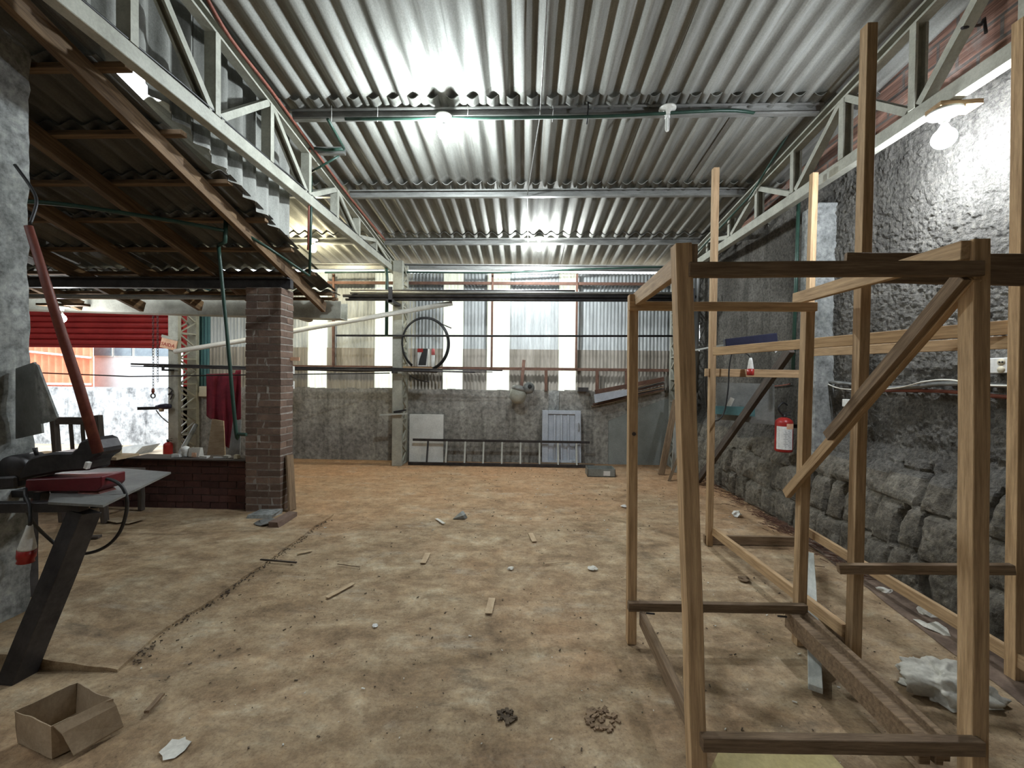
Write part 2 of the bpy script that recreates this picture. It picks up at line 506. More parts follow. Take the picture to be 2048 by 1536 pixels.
# ---------------------------------------------------------------- floor
mb = MB()
nx, ny = 150, 160
vs = []
for j in range(ny + 1):
    for i in range(nx + 1):
        x = XL + (XR + .3 - XL) * i / nx; y = YB + (7.62 - YB) * j / ny
        vs.append((x, y, -.004 + .004 * noise.noise(V((x * 1.3, y * 1.3, 0)))))
mb.add(vs, [(j * (nx + 1) + i, j * (nx + 1) + i + 1, (j + 1) * (nx + 1) + i + 1, (j + 1) * (nx + 1) + i) for j in range(ny) for i in range(nx)], True)
struct(mb.out('floor', M_floor))
# raised slab under the inner roof, with a broken edge
mb = MB(); vs = []; nx, ny = 60, 70
for j in range(ny + 1):
    y = 2.13 + (4.50 - 2.13) * j / ny
    ex = -2.06 + .035 * noise.noise(V((y * 2.2, 3.1, 0))) * 2 + .012 * noise.noise(V((y * 17, 1, 0)))
    for i in range(nx + 1):
        u = (i / nx) ** 1.8
        x = ex + (-8.9 - ex) * u
        z = .010 + .062 * min(1, max(0, (ex - x) / .55)) * min(1, max(0, (4.1 - y) / 1.3)) + .002 * noise.noise(V((x * 3, y * 3, 5)))
        yy = y - .08 * (1 - j / ny) + (.012 * noise.noise(V((x * 7, 0, 9))) if j == 0 else 0)
        vs.append((x, yy, z))
n0 = len(vs)
fs = [(j * (nx + 1) + i, (j + 1) * (nx + 1) + i, (j + 1) * (nx + 1) + i + 1, j * (nx + 1) + i + 1) for j in range(ny) for i in range(nx)]
for i in range(nx + 1): vs.append((vs[i][0], vs[i][1], -.02))
for j in range(ny + 1):
    q = vs[j * (nx + 1)]; vs.append((q[0] + .004, q[1], -.02))
fs += [(i, i + 1, n0 + i + 1, n0 + i) for i in range(nx)]
fs += [(j * (nx + 1), n0 + nx + 1 + j, n0 + nx + 2 + j, (j + 1) * (nx + 1)) for j in range(ny)]
mb.add(vs, fs, False)
struct(mb.out('floor', M_floor))

# bare soil strip between the concrete and the right wall
mb = MB(); vs = []
for j_ in range(120):
    y = -1 + 7.9 * j_ / 119
    e = 2.33 + .145 * max(0, y - 2) + .03 * noise.noise(V((y * 3, 2, 2)))
    for i in range(7):
        u = i / 6; vs.append((e + (3.05 - e) * u, y, .001 + .022 * min(1, u * 4) + .012 * noise.noise(V((y * 9, u * 7, 1))) * min(1, u * 5)))
mb.add(vs, [(j_ * 7 + i, j_ * 7 + i + 1, j_ * 7 + i + 8, j_ * 7 + i + 7) for j_ in range(119) for i in range(6)])
struct(mb.out('floor', mat('dark_soil', (.085, .058, .042), (.21, .15, .11), 7, rough=.95, bump=.6, world=True)))

# ---------------------------------------------------------------- walls
WBZ = 1.27
mb = MB().box((-6.22, YF, -.02), (XR + .3, YF + .15, WBZ))
for k in range(46):   # broken crumbly top edge
    x = random.uniform(-6.1, 2.9)
    mb.box((x, YF + .01, WBZ - .02), (x + random.uniform(.05, .3), YF + .12, WBZ + random.uniform(.004, .022)), jit=.006)
struct(mb.out('wall_far', M_block))
# slightly proud concrete posts and a smoother patch in the block wall
mb = MB().box((.42, YF - .025, 0), (.60, YF, WBZ)); struct(mb.out('wall_far', M_conc))
mb = MB()
mb.prism([P(1217, 930, Y=YF - .02), P(1217, 842, Y=YF - .02), P(1325, 800, Y=YF - .02), P(1385, 795, Y=YF - .02), P(1385, 935, Y=YF - .02)], (0, .02, 0))
struct(mb.out('wall_far', mat('smooth_grey_render', (.20, .215, .20), (.30, .32, .30), 1.6, rough=.85, bump=.1, world=True)))
X = lambda px, y=YF: P(px, 690, Y=y).x
panels = [(376, 415, 2), (415, 611, 0), (652, 746, 0), (786, 884, 0), (926, 972, 0), (1020, 1117, 0), (1154, 1400, 0)]
strips = [(611, 652), (746, 786), (884, 926), (972, 1020), (1117, 1154)]
for a, b, k in panels:
    wd = X(b) - X(a) + .02
    for z0, z1, m_, dy in ((WBZ - .03, 2.0, M_zincb, .0), (1.94, 3.345, M_zinc, .022)):
        mb = MB().corr((X(a) - .01, YF + .045 + dy, z0), (1, 0, 0), (0, 0, 1), (0, 1, 0), wd, z1 - z0, .0625, .009, .002, step=8)
        struct(mb.out('wall_far', M_teal if k == 2 else m_))
for i, (a, b) in enumerate(strips):
    mb = MB().corr((X(a) - .02, YF + .075, WBZ - .0), (1, 0, 0), (0, 0, 1), (0, 1, 0), X(b) - X(a) + .04, 2.09, .0625, .009, .002)
    struct(mb.out('window_%d' % (i + 1), M_trans))
# far wall: beyond the roller shutter
struct(MB().box((XL - .2, YF, -.02), (XL + .08, YF + .15, 4.4)).out('wall_far', M_block))
struct(MB().box((XL, YF + .02, 2.9), (-6.2, YF + .12, 3.62)).out('wall_far', M_block))
struct(MB().box((XL - .2, YB, -.02), (XL, YF + .1, 4.9)).out('wall_left', M_block))
struct(MB().box((XL - .2, YB - .15, -.02), (XR + .3, YB, 5.4)).out('wall_back', M_wooddark))  # unseen back wall, kept dark and far off to cut bounced light
struct(MB().box((XL, .35, -.02), (TLX - .25, .5, 3.95)).out('wall_left', M_block))  # unseen wall added behind the lean-to only to block light

# right wall: rough-cast surface over rubble stone
stones = []
random.seed(11)
zz = 0.0
row = 0
while zz < .92:
    hh = random.uniform(.23, .33); yy = YB + random.uniform(0, .2)
    while yy < YF:
        ww = random.uniform(.15, .34)
        stones.append((yy, yy + ww, zz, zz + hh, random.uniform(-.02, .03), random.uniform(-.5, .5), random.uniform(-.5, .5)))
        yy += ww
    zz += hh


def wall_x(y, z):
    base = XR
    bul = .27 * (1 - min(1, max(0, z / .98)) ** 2.2)
    r = .011 * noise.fractal(V((y * 9, z * 9, 1.7)), 1.0, 2.0, 4) + .03 * noise.noise(V((y * 1.1, z * 1.1, 0)))
    r += .012 * abs(noise.noise(V((y * 26, z * 26, 4))))
    if 1.8 < y < 4.3 and z > .9: r += .013 * noise.noise(V((y * 34, z * 34, 1)))
    top = .84 + .14 * noise.noise(V((y * 1.7, 0, 8)))
    if y > 4.2: top -= .22
    st = 0
    if z < top + .12:
        k = min(1, max(0, (top + .06 - z) / .12))
        yw = y + .05 * noise.noise(V((y * 4, z * 4, 2))); zw = z + .05 * noise.noise(V((y * 4, z * 4, 6)))
        for s in stones:
            if s[0] <= yw < s[1] and s[2] <= zw < s[3]:
                ev = min(yw - s[0], s[1] - yw); eh = min(zw - s[2], s[3] - zw)
                hsh = int(abs(s[0] if yw - s[0] < s[1] - yw else s[1]) * 53 + s[2] * 31) % 5
                hv = .10 if hsh < 2 else .012
                e = min(ev, eh)
                st = k * (-hv * max(0, 1 - ev / .030) - .022 * max(0, 1 - eh / .02) + s[4] + .10 * s[5] * (yw - (s[0] + s[1]) / 2) + .025 * min(1, e / .07))
                break
    # crumbled ledge running above head height
    led = .014 * math.exp(-((z - (1.62 + .06 * noise.noise(V((y * 2, 0, 0))))) / .03) ** 2) if y < 4.1 else 0
    return base - bul - r - st - led


mb = MB(); vs = []
ys = [YB + .31 * i for i in range(20)] + [.2 + .03 * i for i in range(57)] + [1.9 + .0125 * i for i in range(192)] + [4.3 + .022 * i for i in range(147)]
zs = [-.02 + .022 * j for j in range(55)] + [1.19 + .0135 * j for j in range(181)]
for z in zs:
    for y in ys: vs.append((wall_x(y, z), y, z))
ny = len(ys)
mb.add(vs, [(j * ny + i, j * ny + i + 1, (j + 1) * ny + i + 1, (j + 1) * ny + i) for j in range(len(zs) - 1) for i in range(ny - 1)], False)
wr = struct(mb.out('wall_right', [M_rough, M_stone]))
for p in wr.data.polygons:
    c = p.center
    if c.z + 0 < .80 + .14 * noise.noise(V((c.y * 1.7, 0, 8))): p.material_index = 1
mb = MB().box((XR + .06, YB, 3.5), (XR + .2, YF + .1, 5.3)); struct(mb.out('wall_right', M_hollow))
mb = MB().box((XR + .18, YB, -.02), (XR + .3, YF + .1, 3.3)); struct(mb.out('wall_right', M_block))
# concrete post set in the right wall
mb = MB().box((2.83, 4.25, -.02), (3.2, 4.50, 3.24), jit=.004)
struct(mb.out('trim_1', M_conc, bevel=.012))

# ---------------------------------------------------------------- ceiling of corrugated sheets
PY = [3.97, 5.29, 6.61]                      # purlins in view
rows = [(-6.1, -3.9), (-4.01, -2.49), (-2.6, -1.2), (-1.31, .10), (0.01, 1.42), (1.33, 2.75), (2.65, 4.06), (3.86, 5.38), (5.18, 6.70), (6.50, 7.95)]
mb = MB()
random.seed(3)
nrm = V((0, SL, 1)).normalized()
sw = .905
for ri, (y0, y1) in enumerate(rows):
    x = (XL if y0 > 5 else -4.4) if y0 > 3.7 else TLX - .22  # farther left rows are widened out of view to shut out skylight
    k = 0
    while x < XR + .15:
        off = -.012 * (ri % 1) - (.014 if True else 0) * 0 + random.uniform(-.006, .006)
        sag = random.uniform(-.010, .012)
        n_l = 6
        dz0, dz1 = -.022, .004                    # the lower sheet's upper end tucks under
        L_ = math.hypot(y1 - y0, SL * (y1 - y0))
        fn = lambda u, l, a=off, b=sag, L_=L_: a + b * math.sin(PI * l / L_) + dz0 * (1 - l / L_) + dz1 * l / L_
        mb.corr((x, y0, roofz(y0) + .052), (1, 0, 0), (0, 1, -SL), nrm, sw + .05, L_, .181, .027, .008, n_l, fn, step=10)
        x += sw; k += 1
struct(mb.out('ceiling', M_roof))

# cladding sheets on the outside of the left truss
mb = MB()
y = -6.0; k = 0
while y < 4.25:
    y1 = min(y + .905, 4.30)
    O = V((TLX - .14 - .006 * (k % 2), y, 0))
    zb = lambda yy: max(2.9, leanz(yy) + .10) if yy > 1 else 3.6
    # vertical sheets with their lower ends following the inner roof in steps
    yy = y
    while yy < y1 - 1e-6:
        y2 = min(yy + .181, y1)
        z0 = zb((yy + y2) / 2)
        mb.corr((O.x, yy, z0), (0, 1, 0), (0, 0, 1), (-1, 0, 0), y2 - yy + .001, roofz(yy) + .06 - z0, .181, .026, .006, 1, step=8)
        yy = y2
    y = y1; k += 1
struct(mb.out('wall_left', M_clad))
# ---------------------------------------------------------------- steel trusses
def truss(tx, label):
    t = thing('roof_truss', label, 'roof truss', (tx, 2.5, CH))
    s = 1 if tx < 0 else -1
    m = M_cream
    beam('bottom_chord', (tx, YB + .05, CH), (tx, 7.35, CH), .075, .10, m, t, bevel=.004)
    y0, y1 = YB + .05, 7.35
    mb = MB().chan((tx, y0, roofz(y0) - .125), (tx, y1, roofz(y1) - .125), .075, .09, flip=s); mb.out('top_chord', m, t)
    nodes_y = [3.02 + .655 * k for k in range(-8, 7)]
    for k, y in enumerate(nodes_y):
        kk = k - 8
        top = V((tx, y, roofz(y) - .17)); bot = V((tx, y, CH + .05))
        mb = MB().chan(bot, top, .05, .085, up=(0, 1, 0) if False else (s, 0, 0), flip=1)
        mb.out('vertical_strut', m, t)
    for k in range(-8, 6):
        ya = 3.02 + .655 * k; yb = ya + .655
        if k % 2 == 0:   # from bottom node up to the next top node
            a = V((tx, ya + .045, CH + .06)); b = V((tx, yb - .03, roofz(yb) - .17))
        else:
            a = V((tx, ya + .03, roofz(ya) - .17)); b = V((tx, yb - .045, CH + .06))
        MB().chan(a, b, .05, .07, up=(s, 0, 0), flip=1).out('diagonal_strut', m, t)
    return t


truss(TLX, 'cream steel roof truss on the left, in front of the corrugated cladding')
truss(TRX, 'cream steel roof truss on the right, against the brick and plaster wall')

names = ['steel roof purlin carrying two round lamp fittings, nearest to the camera', 'steel roof purlin without lamps, second from the camera',
         'steel roof purlin carrying one lit bulb in front of the far wall']
for y, nm in zip(PY, names):
    mb = MB().chan((TLX + .04, y, roofz(y) - .045), (TRX + .0, y, roofz(y) - .025), .05, .095, flip=1)
    tag(mb.out('roof_purlin', M_galv), nm, 'purlin')
mb = MB().chan((TLX - .1, 7.42, 3.42), (2.95, 7.42, 3.40), .05, .10, flip=1)
tag(mb.out('roof_purlin', M_galv), 'steel eave purlin directly above the far wall sheets', 'purlin')
for y, nm in zip([5.29, 6.61, 7.42], ['steel purlin over the left bay, hidden edge above the inner roof', 'steel purlin over the left bay with the warm bulb', 'steel eave purlin above the far wall left of the lattice column']):
    z = roofz(y) - .035 if y < 7.4 else 3.42
    mb = MB().chan((XL if y > 6 else -4.4, y, z), (TLX - .12, y, z), .05, .095, flip=1)
    tag(mb.out('roof_purlin', M_galv), nm, 'purlin')
# short stub bracket where the conduit crosses over
mb = MB().chan((TLX + .03, 4.45, 3.86), (-1.92, 4.45, 3.86), .045, .07)
tag(mb.out('steel_bracket', M_galv), 'short steel stub bracket beside the green conduit elbow', 'bracket')
mb = MB().tube([(.13, 2.0, roofz(2.0) - .02), (.11, 3.97, roofz(3.97) - .07), (.0, 5.29, roofz(5.29) - .06), (.02, 6.61, roofz(6.61) - .05)], .006, 6)
tag(mb.out('tie_rod', M_galv), 'thin steel tie rod running under the roof sheets between purlins', 'rod')

mb = MB().tube([P(1924, 56, X=2.60), P(1962, 50, X=2.80)], .008, 6).tube([P(1962, 50, X=2.80), P(1968, 36, X=2.84), P(1972, 66, X=2.84)], .009, 6)
tag(mb.out('iron_hook', M_dark), 'black iron peg stuck between the right truss and the brick wall', 'peg')
# ---------------------------------------------------------------- lattice columns
def lattice(x, y0, y1, z1, wx, label, n, sgn=1):
    t = thing('lattice_column', label, 'column', (x, y0, 0))
    beam('front_post', (x, y0, 0), (x, y0, z1), wx, .07, M_cream, t, up=(0, 1, 0), bevel=.003)
    beam('rear_post', (x, y1, 0), (x, y1, z1), wx, .07, M_cream, t, up=(0, 1, 0), bevel=.003)
    mb = MB(); ya, yb = y0 + .035, y1 - .035
    for k in range(n):
        za = z1 * k / n; zb = z1 * (k + 1) / n; zm = (za + zb) / 2
        for xo in (x + sgn * (wx / 2 - .012), x - sgn * (wx / 2 - .012)):
            mb.bar((xo, ya, za + .03), (xo, yb, zm), .022, .022)
            mb.bar((xo, yb, zm), (xo, ya, zb - .03), .022, .022)
            mb.bar((xo, ya, za + .01), (xo, yb, za + .01), .022, .022)
    mb.out('lacing', M_cream, t)
    return t


c1 = lattice(-2.13, 7.05, 7.36, 3.42, .16, 'cream lattice steel column under the left truss at the far wall', 9)
lattice(-5.93, 7.02, 7.42, 3.5, .17, 'cream lattice steel column beside the red roller shutter', 8)
lattice(2.56, 7.12, 7.40, 3.35, .14, 'cream lattice steel column in the far right corner', 9, -1)

# ---------------------------------------------------------------- front-left concrete post
mb = MB(); vs = []
pz = [(-.03 + 3.7 * j / 60) for j in range(61)]
loop = []
for a in range(8): loop.append((-2.60 - .34 * (1 if a in (3, 4, 5) else (.5 if a in (2, 6) else 0)), 0))
cx0, cx1, cy0, cy1 = -3.25, -2.965, 2.16, 2.46
per = [(cx0 + (cx1 - cx0) * i / 6, cy0) for i in range(6)] + [(cx1, cy0 + (cy1 - cy0) * i / 6) for i in range(6)] + [(cx1 - (cx1 - cx0) * i / 6, cy1) for i in range(6)] + [(cx0, cy1 - (cy1 - cy0) * i / 6) for i in range(6)]
for z in pz:
    for (x, y) in per:
        d = .012 * noise.noise(V((x * 9, y * 9, z * 9))) + .016 * noise.noise(V((x * 3, y * 3, z * 2.5)))
        e = .02 * max(0, noise.noise(V((x * 14, y * 14, z * 14 + 3))))
        vs.append((x + d - e * (1 if x > -2.7 else 0), y + d + (e if y < 2.3 else 0), z))
n = len(per)
mb.add(vs, [(j * n + i, j * n + (i + 1) % n, (j + 1) * n + (i + 1) % n, (j + 1) * n + i) for j in range(60) for i in range(n)])
struct(mb.out('trim_2', M_conc))

# ---------------------------------------------------------------- brick pillar and half wall
def bricks(x0, x1, y0, y1, z0, z1, bl, bh, mj=.008):
    mb = MB()
    mb.box((x0 + .012, y0 + .012, z0), (x1 - .012, y1 - .012, z1), mi=1)
    n = int(round((z1 - z0) / bh)); bh = (z1 - z0) / n
    for k in range(n):
        za = z0 + k * bh + mj / 2; zb = za + bh - mj
        off = (k % 2) * bl / 2
        x = x0 - off
        while x < x1 - .01:
            a = max(x, x0) + mj / 2; b = min(x + bl, x1) - mj / 2
            if b - a > .02: mb.box((a, y0 + random.uniform(0, .004), za), (b, y1 - random.uniform(0, .004), zb), jit=.004)
            x += bl
    # stretcher joints on the two ends
    return mb


random.seed(5)
px0, px1, py0, py1 = -3.05, -2.66, 4.55, 4.80
mb = MB()
mb.box((px0 + .0045, py0 + .0045, -.01), (px1 - .0045, py1 - .0045, 2.45), mi=1)
n = 32; bh = 2.45 / n; j = .015
for k in range(n):
    za = k * bh + j / 2; zb = za + bh - j
    cut = px0 + (.13 if k % 2 else .26)
    r = lambda: random.uniform(-.003, .003)
    for (a, b, c, d) in ((px0, cut, py0, py0 + .12), (cut, px1, py0, py0 + (.12 if k % 2 else .245)),
                         (px0, cut + .0, py0 + .125, py1), (cut, px1, py0 + .125, py1)):
        if not k % 2 and (a, c) == (cut, py0 + .125): continue
        mb.box((a + (0 if a == px0 else j / 2) + r(), c + r() * .7, za), (b - (0 if b == px1 else j / 2) + r(), d + r() * .7 - .002, zb), jit=.003)
    # smeared mortar
    if random.random() < .8:
        q = random.uniform(px0 + .05, px1 - .05)
        mb.box((q, py0 + .001, za - j), (q + .03, py0 + .012, zb), mi=1, jit=.004)
tag(mb.out('brick_pillar', [M_brick, M_mortar]), 'brown brick pillar holding up the inner wooden roof', 'pillar')
mb = bricks(-6.1, px0 - .002, 4.62, 4.76, -.01, .545, .20, .078)
mb.mi = [0 if q == 0 else 1 for q in mb.mi]
tag(mb.out('brick_half_wall', [M_brick2, M_mortar2]), 'low dark brick half wall left of the brick pillar', 'wall')
tag(beam('wooden_plank', (-5.6, 4.66, .565), (-4.42, 4.60, .567), .26, .03, M_ply), 'light plank lying on top of the low brick wall', 'plank')
mb = MB().box((-4.4, 4.56, .546), (px0 - .002, 4.82, .560)); tag(mb.out('worktop_board', M_wooddark), 'dark board on the brick half wall beside the pillar', 'board')
tag(beam('plank', (-2.555, 4.60, .01), (-2.635, 4.68, .60), .13, .022, M_woodold, up=(1, 0, .1)), 'short wooden plank leaning against the foot of the brick pillar', 'plank')

# ---------------------------------------------------------------- inner lean-to roof
lr = thing('lean_to_roof', 'dark corrugated inner roof on wooden rafters left of the steel truss', 'roof', (-4, 5, 2.4))
RX = [-2.63 - .815 * k for k in range(9)]
for k, x in enumerate(RX):
    y0, y1 = 1.0, 5.49 + random.uniform(-.03, .03)
    beam('rafter', (x, y0, leanz(y0)), (x, y1, leanz(y1)), .05, .13, M_rafter, lr)
bat = [1.15 + .46 * k for k in range(10)] + [5.42]
for y in bat:
    beam('batten', (-9.2, y, leanz(y) + .085), (-2.44 + random.uniform(-.03, .03), y, leanz(y) + .085), .055, .035, M_rafter, lr)
random.seed(9)
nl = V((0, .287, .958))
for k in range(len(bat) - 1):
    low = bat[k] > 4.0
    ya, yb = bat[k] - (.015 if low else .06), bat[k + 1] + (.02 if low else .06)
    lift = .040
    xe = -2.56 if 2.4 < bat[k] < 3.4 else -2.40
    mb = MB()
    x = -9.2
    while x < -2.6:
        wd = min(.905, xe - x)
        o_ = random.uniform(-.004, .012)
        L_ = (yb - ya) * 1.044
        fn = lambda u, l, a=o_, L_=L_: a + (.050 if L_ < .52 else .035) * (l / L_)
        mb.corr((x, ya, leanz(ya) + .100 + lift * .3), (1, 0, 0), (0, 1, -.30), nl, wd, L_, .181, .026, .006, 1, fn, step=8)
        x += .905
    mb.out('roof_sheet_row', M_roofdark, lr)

# steel beam over the pillar and the pipe under it
t = thing('steel_beam', 'dark steel beam resting on the brick pillar under the rafters', 'beam', (-5, 4.6, 2.45))
beam('web', (-8.9, 4.66, 2.505), (-2.60, 4.66, 2.505), .06, .095, M_dark, t)
beam('flange', (-8.9, 4.62, 2.558), (-2.60, 4.62, 2.558), .10, .012, M_dark, t)
mb = MB().tube([(-8.9, 4.72, 2.37), (-3.07, 4.72, 2.37)], .026, 10)
tag(mb.out('steel_pipe', M_galv), 'grey round pipe under the steel beam left of the pillar', 'pipe')
mb = MB()
g0 = P(690, 606, Y=5.72); zt = g0.z; zb_ = P(690, 640, Y=5.72).z
pr = [(5.60, zt), (5.60, zb_ + .01), (5.78, zb_ + .01), (5.80, zt), (5.81, zt), (5.80, zb_), (5.585, zb_), (5.585, zt)]
mb.prism([(-9.2, a, b + .15) for a, b in pr], (9.2 + g0.x, 0, -.15))
tag(mb.out('rain_gutter', M_cream), 'white metal rain gutter along the low edge of the inner roof', 'gutter')
mb = MB().tube(bez([P(575, 628, Y=5.75), P(612, 640, Y=5.75), P(622, 640, Y=5.75), P(622, 638, Y=5.75)], 5), .024, 10)
tag(mb.out('drain_pipe', M_pvc), 'short white drain pipe bending under the gutter end', 'pipe')

# ---------------------------------------------------------------- roller shutter, outdoors
mb = MB()
sz0 = 1.98
for k in range(12):
    z = sz0 + .02 + k * .105
    pts = [(YF + .06, z), (YF + .03, z + .02), (YF + .022, z + .055), (YF + .03, z + .09), (YF + .06, z + .105), (YF + .066, z + .105), (YF + .04, z + .09), (YF + .032, z + .055), (YF + .04, z + .02), (YF + .066, z)]
    mb.prism([(-9.3, a, b) for a, b in pts], (3.15, 0, 0))
mb.box((-9.3, YF + .03, sz0 - .02), (-6.15, YF + .065, sz0 + .03))
d = struct(mb.out('door_1', M_shutter))
mb = MB(); mb.box((-6.18, YF + .0, 0), (-6.02, YF + .10, 3.2)); struct(mb.out('trim_3', M_red))
mb = MB()
GZ = -.42
mb.add([(-40, 7.64, -.06), (20, 7.64, -.06), (20, 9.0, GZ), (-40, 9.0, GZ), (-40, 40, GZ), (20, 40, GZ)], [(0, 1, 2, 3), (3, 2, 5, 4)])
struct(mb.out('ground', M_ground))
tag(MB().box((-18, 11.0, GZ - .1), (-8.0, 11.18, 1.12)).out('yard_wall', M_mould), 'mouldy white rendered wall across the yard outside the shutter', 'wall')
g = thing('metal_gate', 'orange red corrugated gate across the yard, left in the shutter opening', 'gate', (-12.8, 11.6, GZ))
xg0, xg1 = -17.0, X(186, 11.5)
MB().corr((xg0, 11.5, GZ), (1, 0, 0), (0, 0, 1), (0, 1, 0), xg1 - xg0, 3.5, .20, .03, .004).out('sheet', M_orange, g)
MB().bar((xg0, 11.44, 2.35), (xg1, 11.44, 1.92), .04, .05).out('rail', M_white, g)
MB().box((xg0, 11.42, 1.15), (xg1, 11.46, 1.21)).out('rail', M_white, g)
b = thing('building', 'white building with a row of windows across the yard', 'building', (-9, 13, GZ))
MB().box((X(188, 12), 12.0, GZ - .1), (-4.0, 12.3, 5.0)).out('wall', M_outwhite, b)
for k in range(4):
    xa = X(192 + 41 * k, 12); xb = X(192 + 41 * k + 34, 12)
    f = MB().box((xa - .03, 11.96, 1.97), (xb + .03, 12.0, 2.42)).out('window', M_white, b)
    MB().box((xa, 11.93, 2.0), (xb, 11.96, 2.39)).out('pane', M_glass, f)
tag(MB().prism([P(232, 915, Y=9.6), P(228, 897, Y=9.7), P(285, 893, Y=9.7), P(262, 915, Y=9.6)], (0, .5, 0)).out('tarp_bundle', M_sheetgrey), 'grey covered bundle lying outside at the foot of the mouldy wall', 'bundle')

# ---------------------------------------------------------------- lamps
def bulb_mat(watts, r, col, name):
    return emit(name, col, watts / (4 * PI * PI * r * r))


def lamp(p, watts, col, label, r=.052, kind='globe', dish=.075):
    p = V(p)
    t = thing('bulb_lamp', label, 'lamp', p)
    MB().lathe([(0, 0), (dish, -.002), (dish, -.012), (dish * .9, -.022), (.03, -.028), (.026, -.06), (.0, -.06)], p, n=24).out('ceiling_rose', M_socket, t)
    if kind == 'globe':
        c = p + V((0, 0, -.06))
        MB().lathe([(.0, 0), (.014, 0), (.018, -.02), (.03, -.045), (.02, -.046), (0, -.046)], c, n=16).out('bulb_neck', M_plastic, t)
        prof = [(r * math.sin(PI * k / 10), -.046 - r + r * math.cos(PI * k / 10)) for k in range(11)]
        MB().lathe(prof, c, n=16).out('bulb', bulb_mat(watts, r, col, 'lit_bulb'), t)
    else:
        mb = MB(); c = p + V((0, 0, -.06))
        mb.lathe([(0, 0), (.02, 0), (.024, -.03), (.0, -.03)], c, n=16)
        mb.out('bulb_base', M_plastic, t)
        mb = MB()
        for a in (0, PI / 2):
            dx, dy = .013 * math.cos(a), .013 * math.sin(a)
            mb.tube(bez([c + V((dx, dy, -.03)), c + V((dx, dy, -.13)), c + V((0, 0, -.145)), c + V((-dx, -dy, -.13)), c + V((-dx, -dy, -.03))], 5), .006, 8)
        mb.out('glass_tubes', M_plastic, t)


COOL = (.86, .95, 1.0)
lamp((P(888, 236, Y=3.90).x, 3.90, P(888, 232, Y=3.90).z), 175, COOL, 'lit round bulb on the nearest purlin, left of the unlit lamp')
lamp((P(1335, 222, Y=3.90).x, 3.90, P(1335, 216, Y=3.90).z), 0, COOL, 'unlit tube bulb on the nearest purlin, right of the lit one', kind='tube')
lamp((P(1078, 476, Y=6.55).x, 6.55, P(1078, 475, Y=6.55).z), 185, (.9, .96, 1.0), 'lit round bulb on the third purlin in front of the far wall')
lamp((P(626, 480, Y=6.55).x, 6.55, P(626, 478, Y=6.55).z), 85, (1.0, .90, .62), 'lit warm bulb over the left bay beside the inner roof edge')
lamp((2.655, 2.82, CH - .085), 130, (.86, .92, 1.0), 'glaring lit bulb under the right truss against the rough wall', r=.062, dish=.09)
tag(beam('wooden_block', (TRX - .08, 2.82, CH - .066), (TRX + .16, 2.80, CH - .066), .12, .03, M_wood), 'small wooden block under the right truss holding the glaring bulb', 'block')
lp = P(122, 612, Y=5.2)
lamp((lp.x, 5.2, lp.z), 28, (.95, .97, 1.0), 'lit bulb under the inner roof behind the red saw handle', dish=.085)
tag(beam('wooden_batten', (lp.x - .28, 5.2, lp.z + .015), (lp.x + .34, 5.2, lp.z + .015), .09, .028, M_rafter), 'wooden batten under the rafters holding the lit bulb', 'batten')

# ---------------------------------------------------------------- foreground box frame of rough timber
t = thing('wooden_scaffold', 'box shaped frame of rough square timber posts nearest the camera', 'timber frame', (1.1, 2.0, 0))
FL0, FL1 = P(1395, 1596, Y=1.53), P(1362, 490, Y=1.51)
FR0, FR1 = P(1945, 1596, Y=1.53), P(1948, 482, Y=1.52)
RL0, RL1 = P(1262, 1280, Y=2.42), P(1266, 590, Y=2.42)
RR0, RR1 = P(1597, 1285, Y=2.45), P(1616, 612, Y=2.44)
for q_ in (FL0, FR0, RL0, RR0): q_.z = 0
UP = (0, 1, 0)
for a, b, ww in ((FL0, FL1, .056), (FR0, FR1, .056), (RL0, RL1, .05), (RR0, RR1, .05)):
    beam('post', a, b, ww, ww, M_wood, t, up=UP)
YF_ = 1.488
beam('top_rail', P(1376, 540, Y=YF_), P(1962, 538, Y=YF_), .03, .050, M_woodold, t)
beam('top_rail', P(1258, 612, Y=2.382), P(1632, 614, Y=2.392), .03, .048, M_wood, t)
beam('top_rail', P(1352, 536, X=FL1.x + .02), P(1272, 600, X=RL1.x + .02), .03, .075, M_wood, t)
beam('top_rail', P(1932, 500, X=FR1.x - .042), P(1590, 598, X=RR1.x - .02), .03, .065, M_wood, t)
beam('bottom_rail', P(1402, 1483, Y=YF_), P(1962, 1492, Y=YF_), .035, .050, M_woodold, t)
beam('bottom_rail', P(1256, 1212, Y=2.378), P(1612, 1217, Y=2.40), .035, .047, M_woodold, t)
beam('bottom_rail', P(1388, 1456, X=FL0.x + .005), P(1284, 1236, X=RL0.x + .04), .03, .075, M_woodold, t)
gm = MB()
g0_, g1_ = P(1868, 1505, Z=.14), P(1588, 1236, Z=.16)
gd = (g1_ - g0_).normalized(); gs = V((gd.y, -gd.x, 0)).normalized()
gm.bar(g0_ - gs * .03, g1_ - gs * .03, .042, .10).bar(g0_ + gs * .022 - V((0, 0, .012)), g1_ + gs * .022 - V((0, 0, .012)), .03, .075)
gm.bar(g0_ + gs * .048 + V((0, 0, .01)), g1_ + gs * .048 + V((0, 0, .01)), .026, .09)
gm.out('bottom_rail', M_woodold, t, bevel=.003)['label'] = 'heavy grooved weathered beam'
beam('diagonal_brace', P(1925, 552, X=FR1.x - .045), P(1655, 873, X=FR1.x - .045), .026, .050, M_woodold, t)
beam('diagonal_brace', P(1945, 552, X=FR1.x - .015), P(1573, 988, X=FR1.x - .015), .03, .052, M_wood, t)
beam('cleat', P(1384, 536, Y=1.50), P(1386, 490, Y=1.50), .024, .03, M_woodold, t, up=UP)
for a in (P(1555, 1232, Y=2.38), P(1292, 1226, Y=2.36)):
    MB().tube([a, a + V((.045, -.01, .002))], .005, 6).out('bolt', M_dark, t)
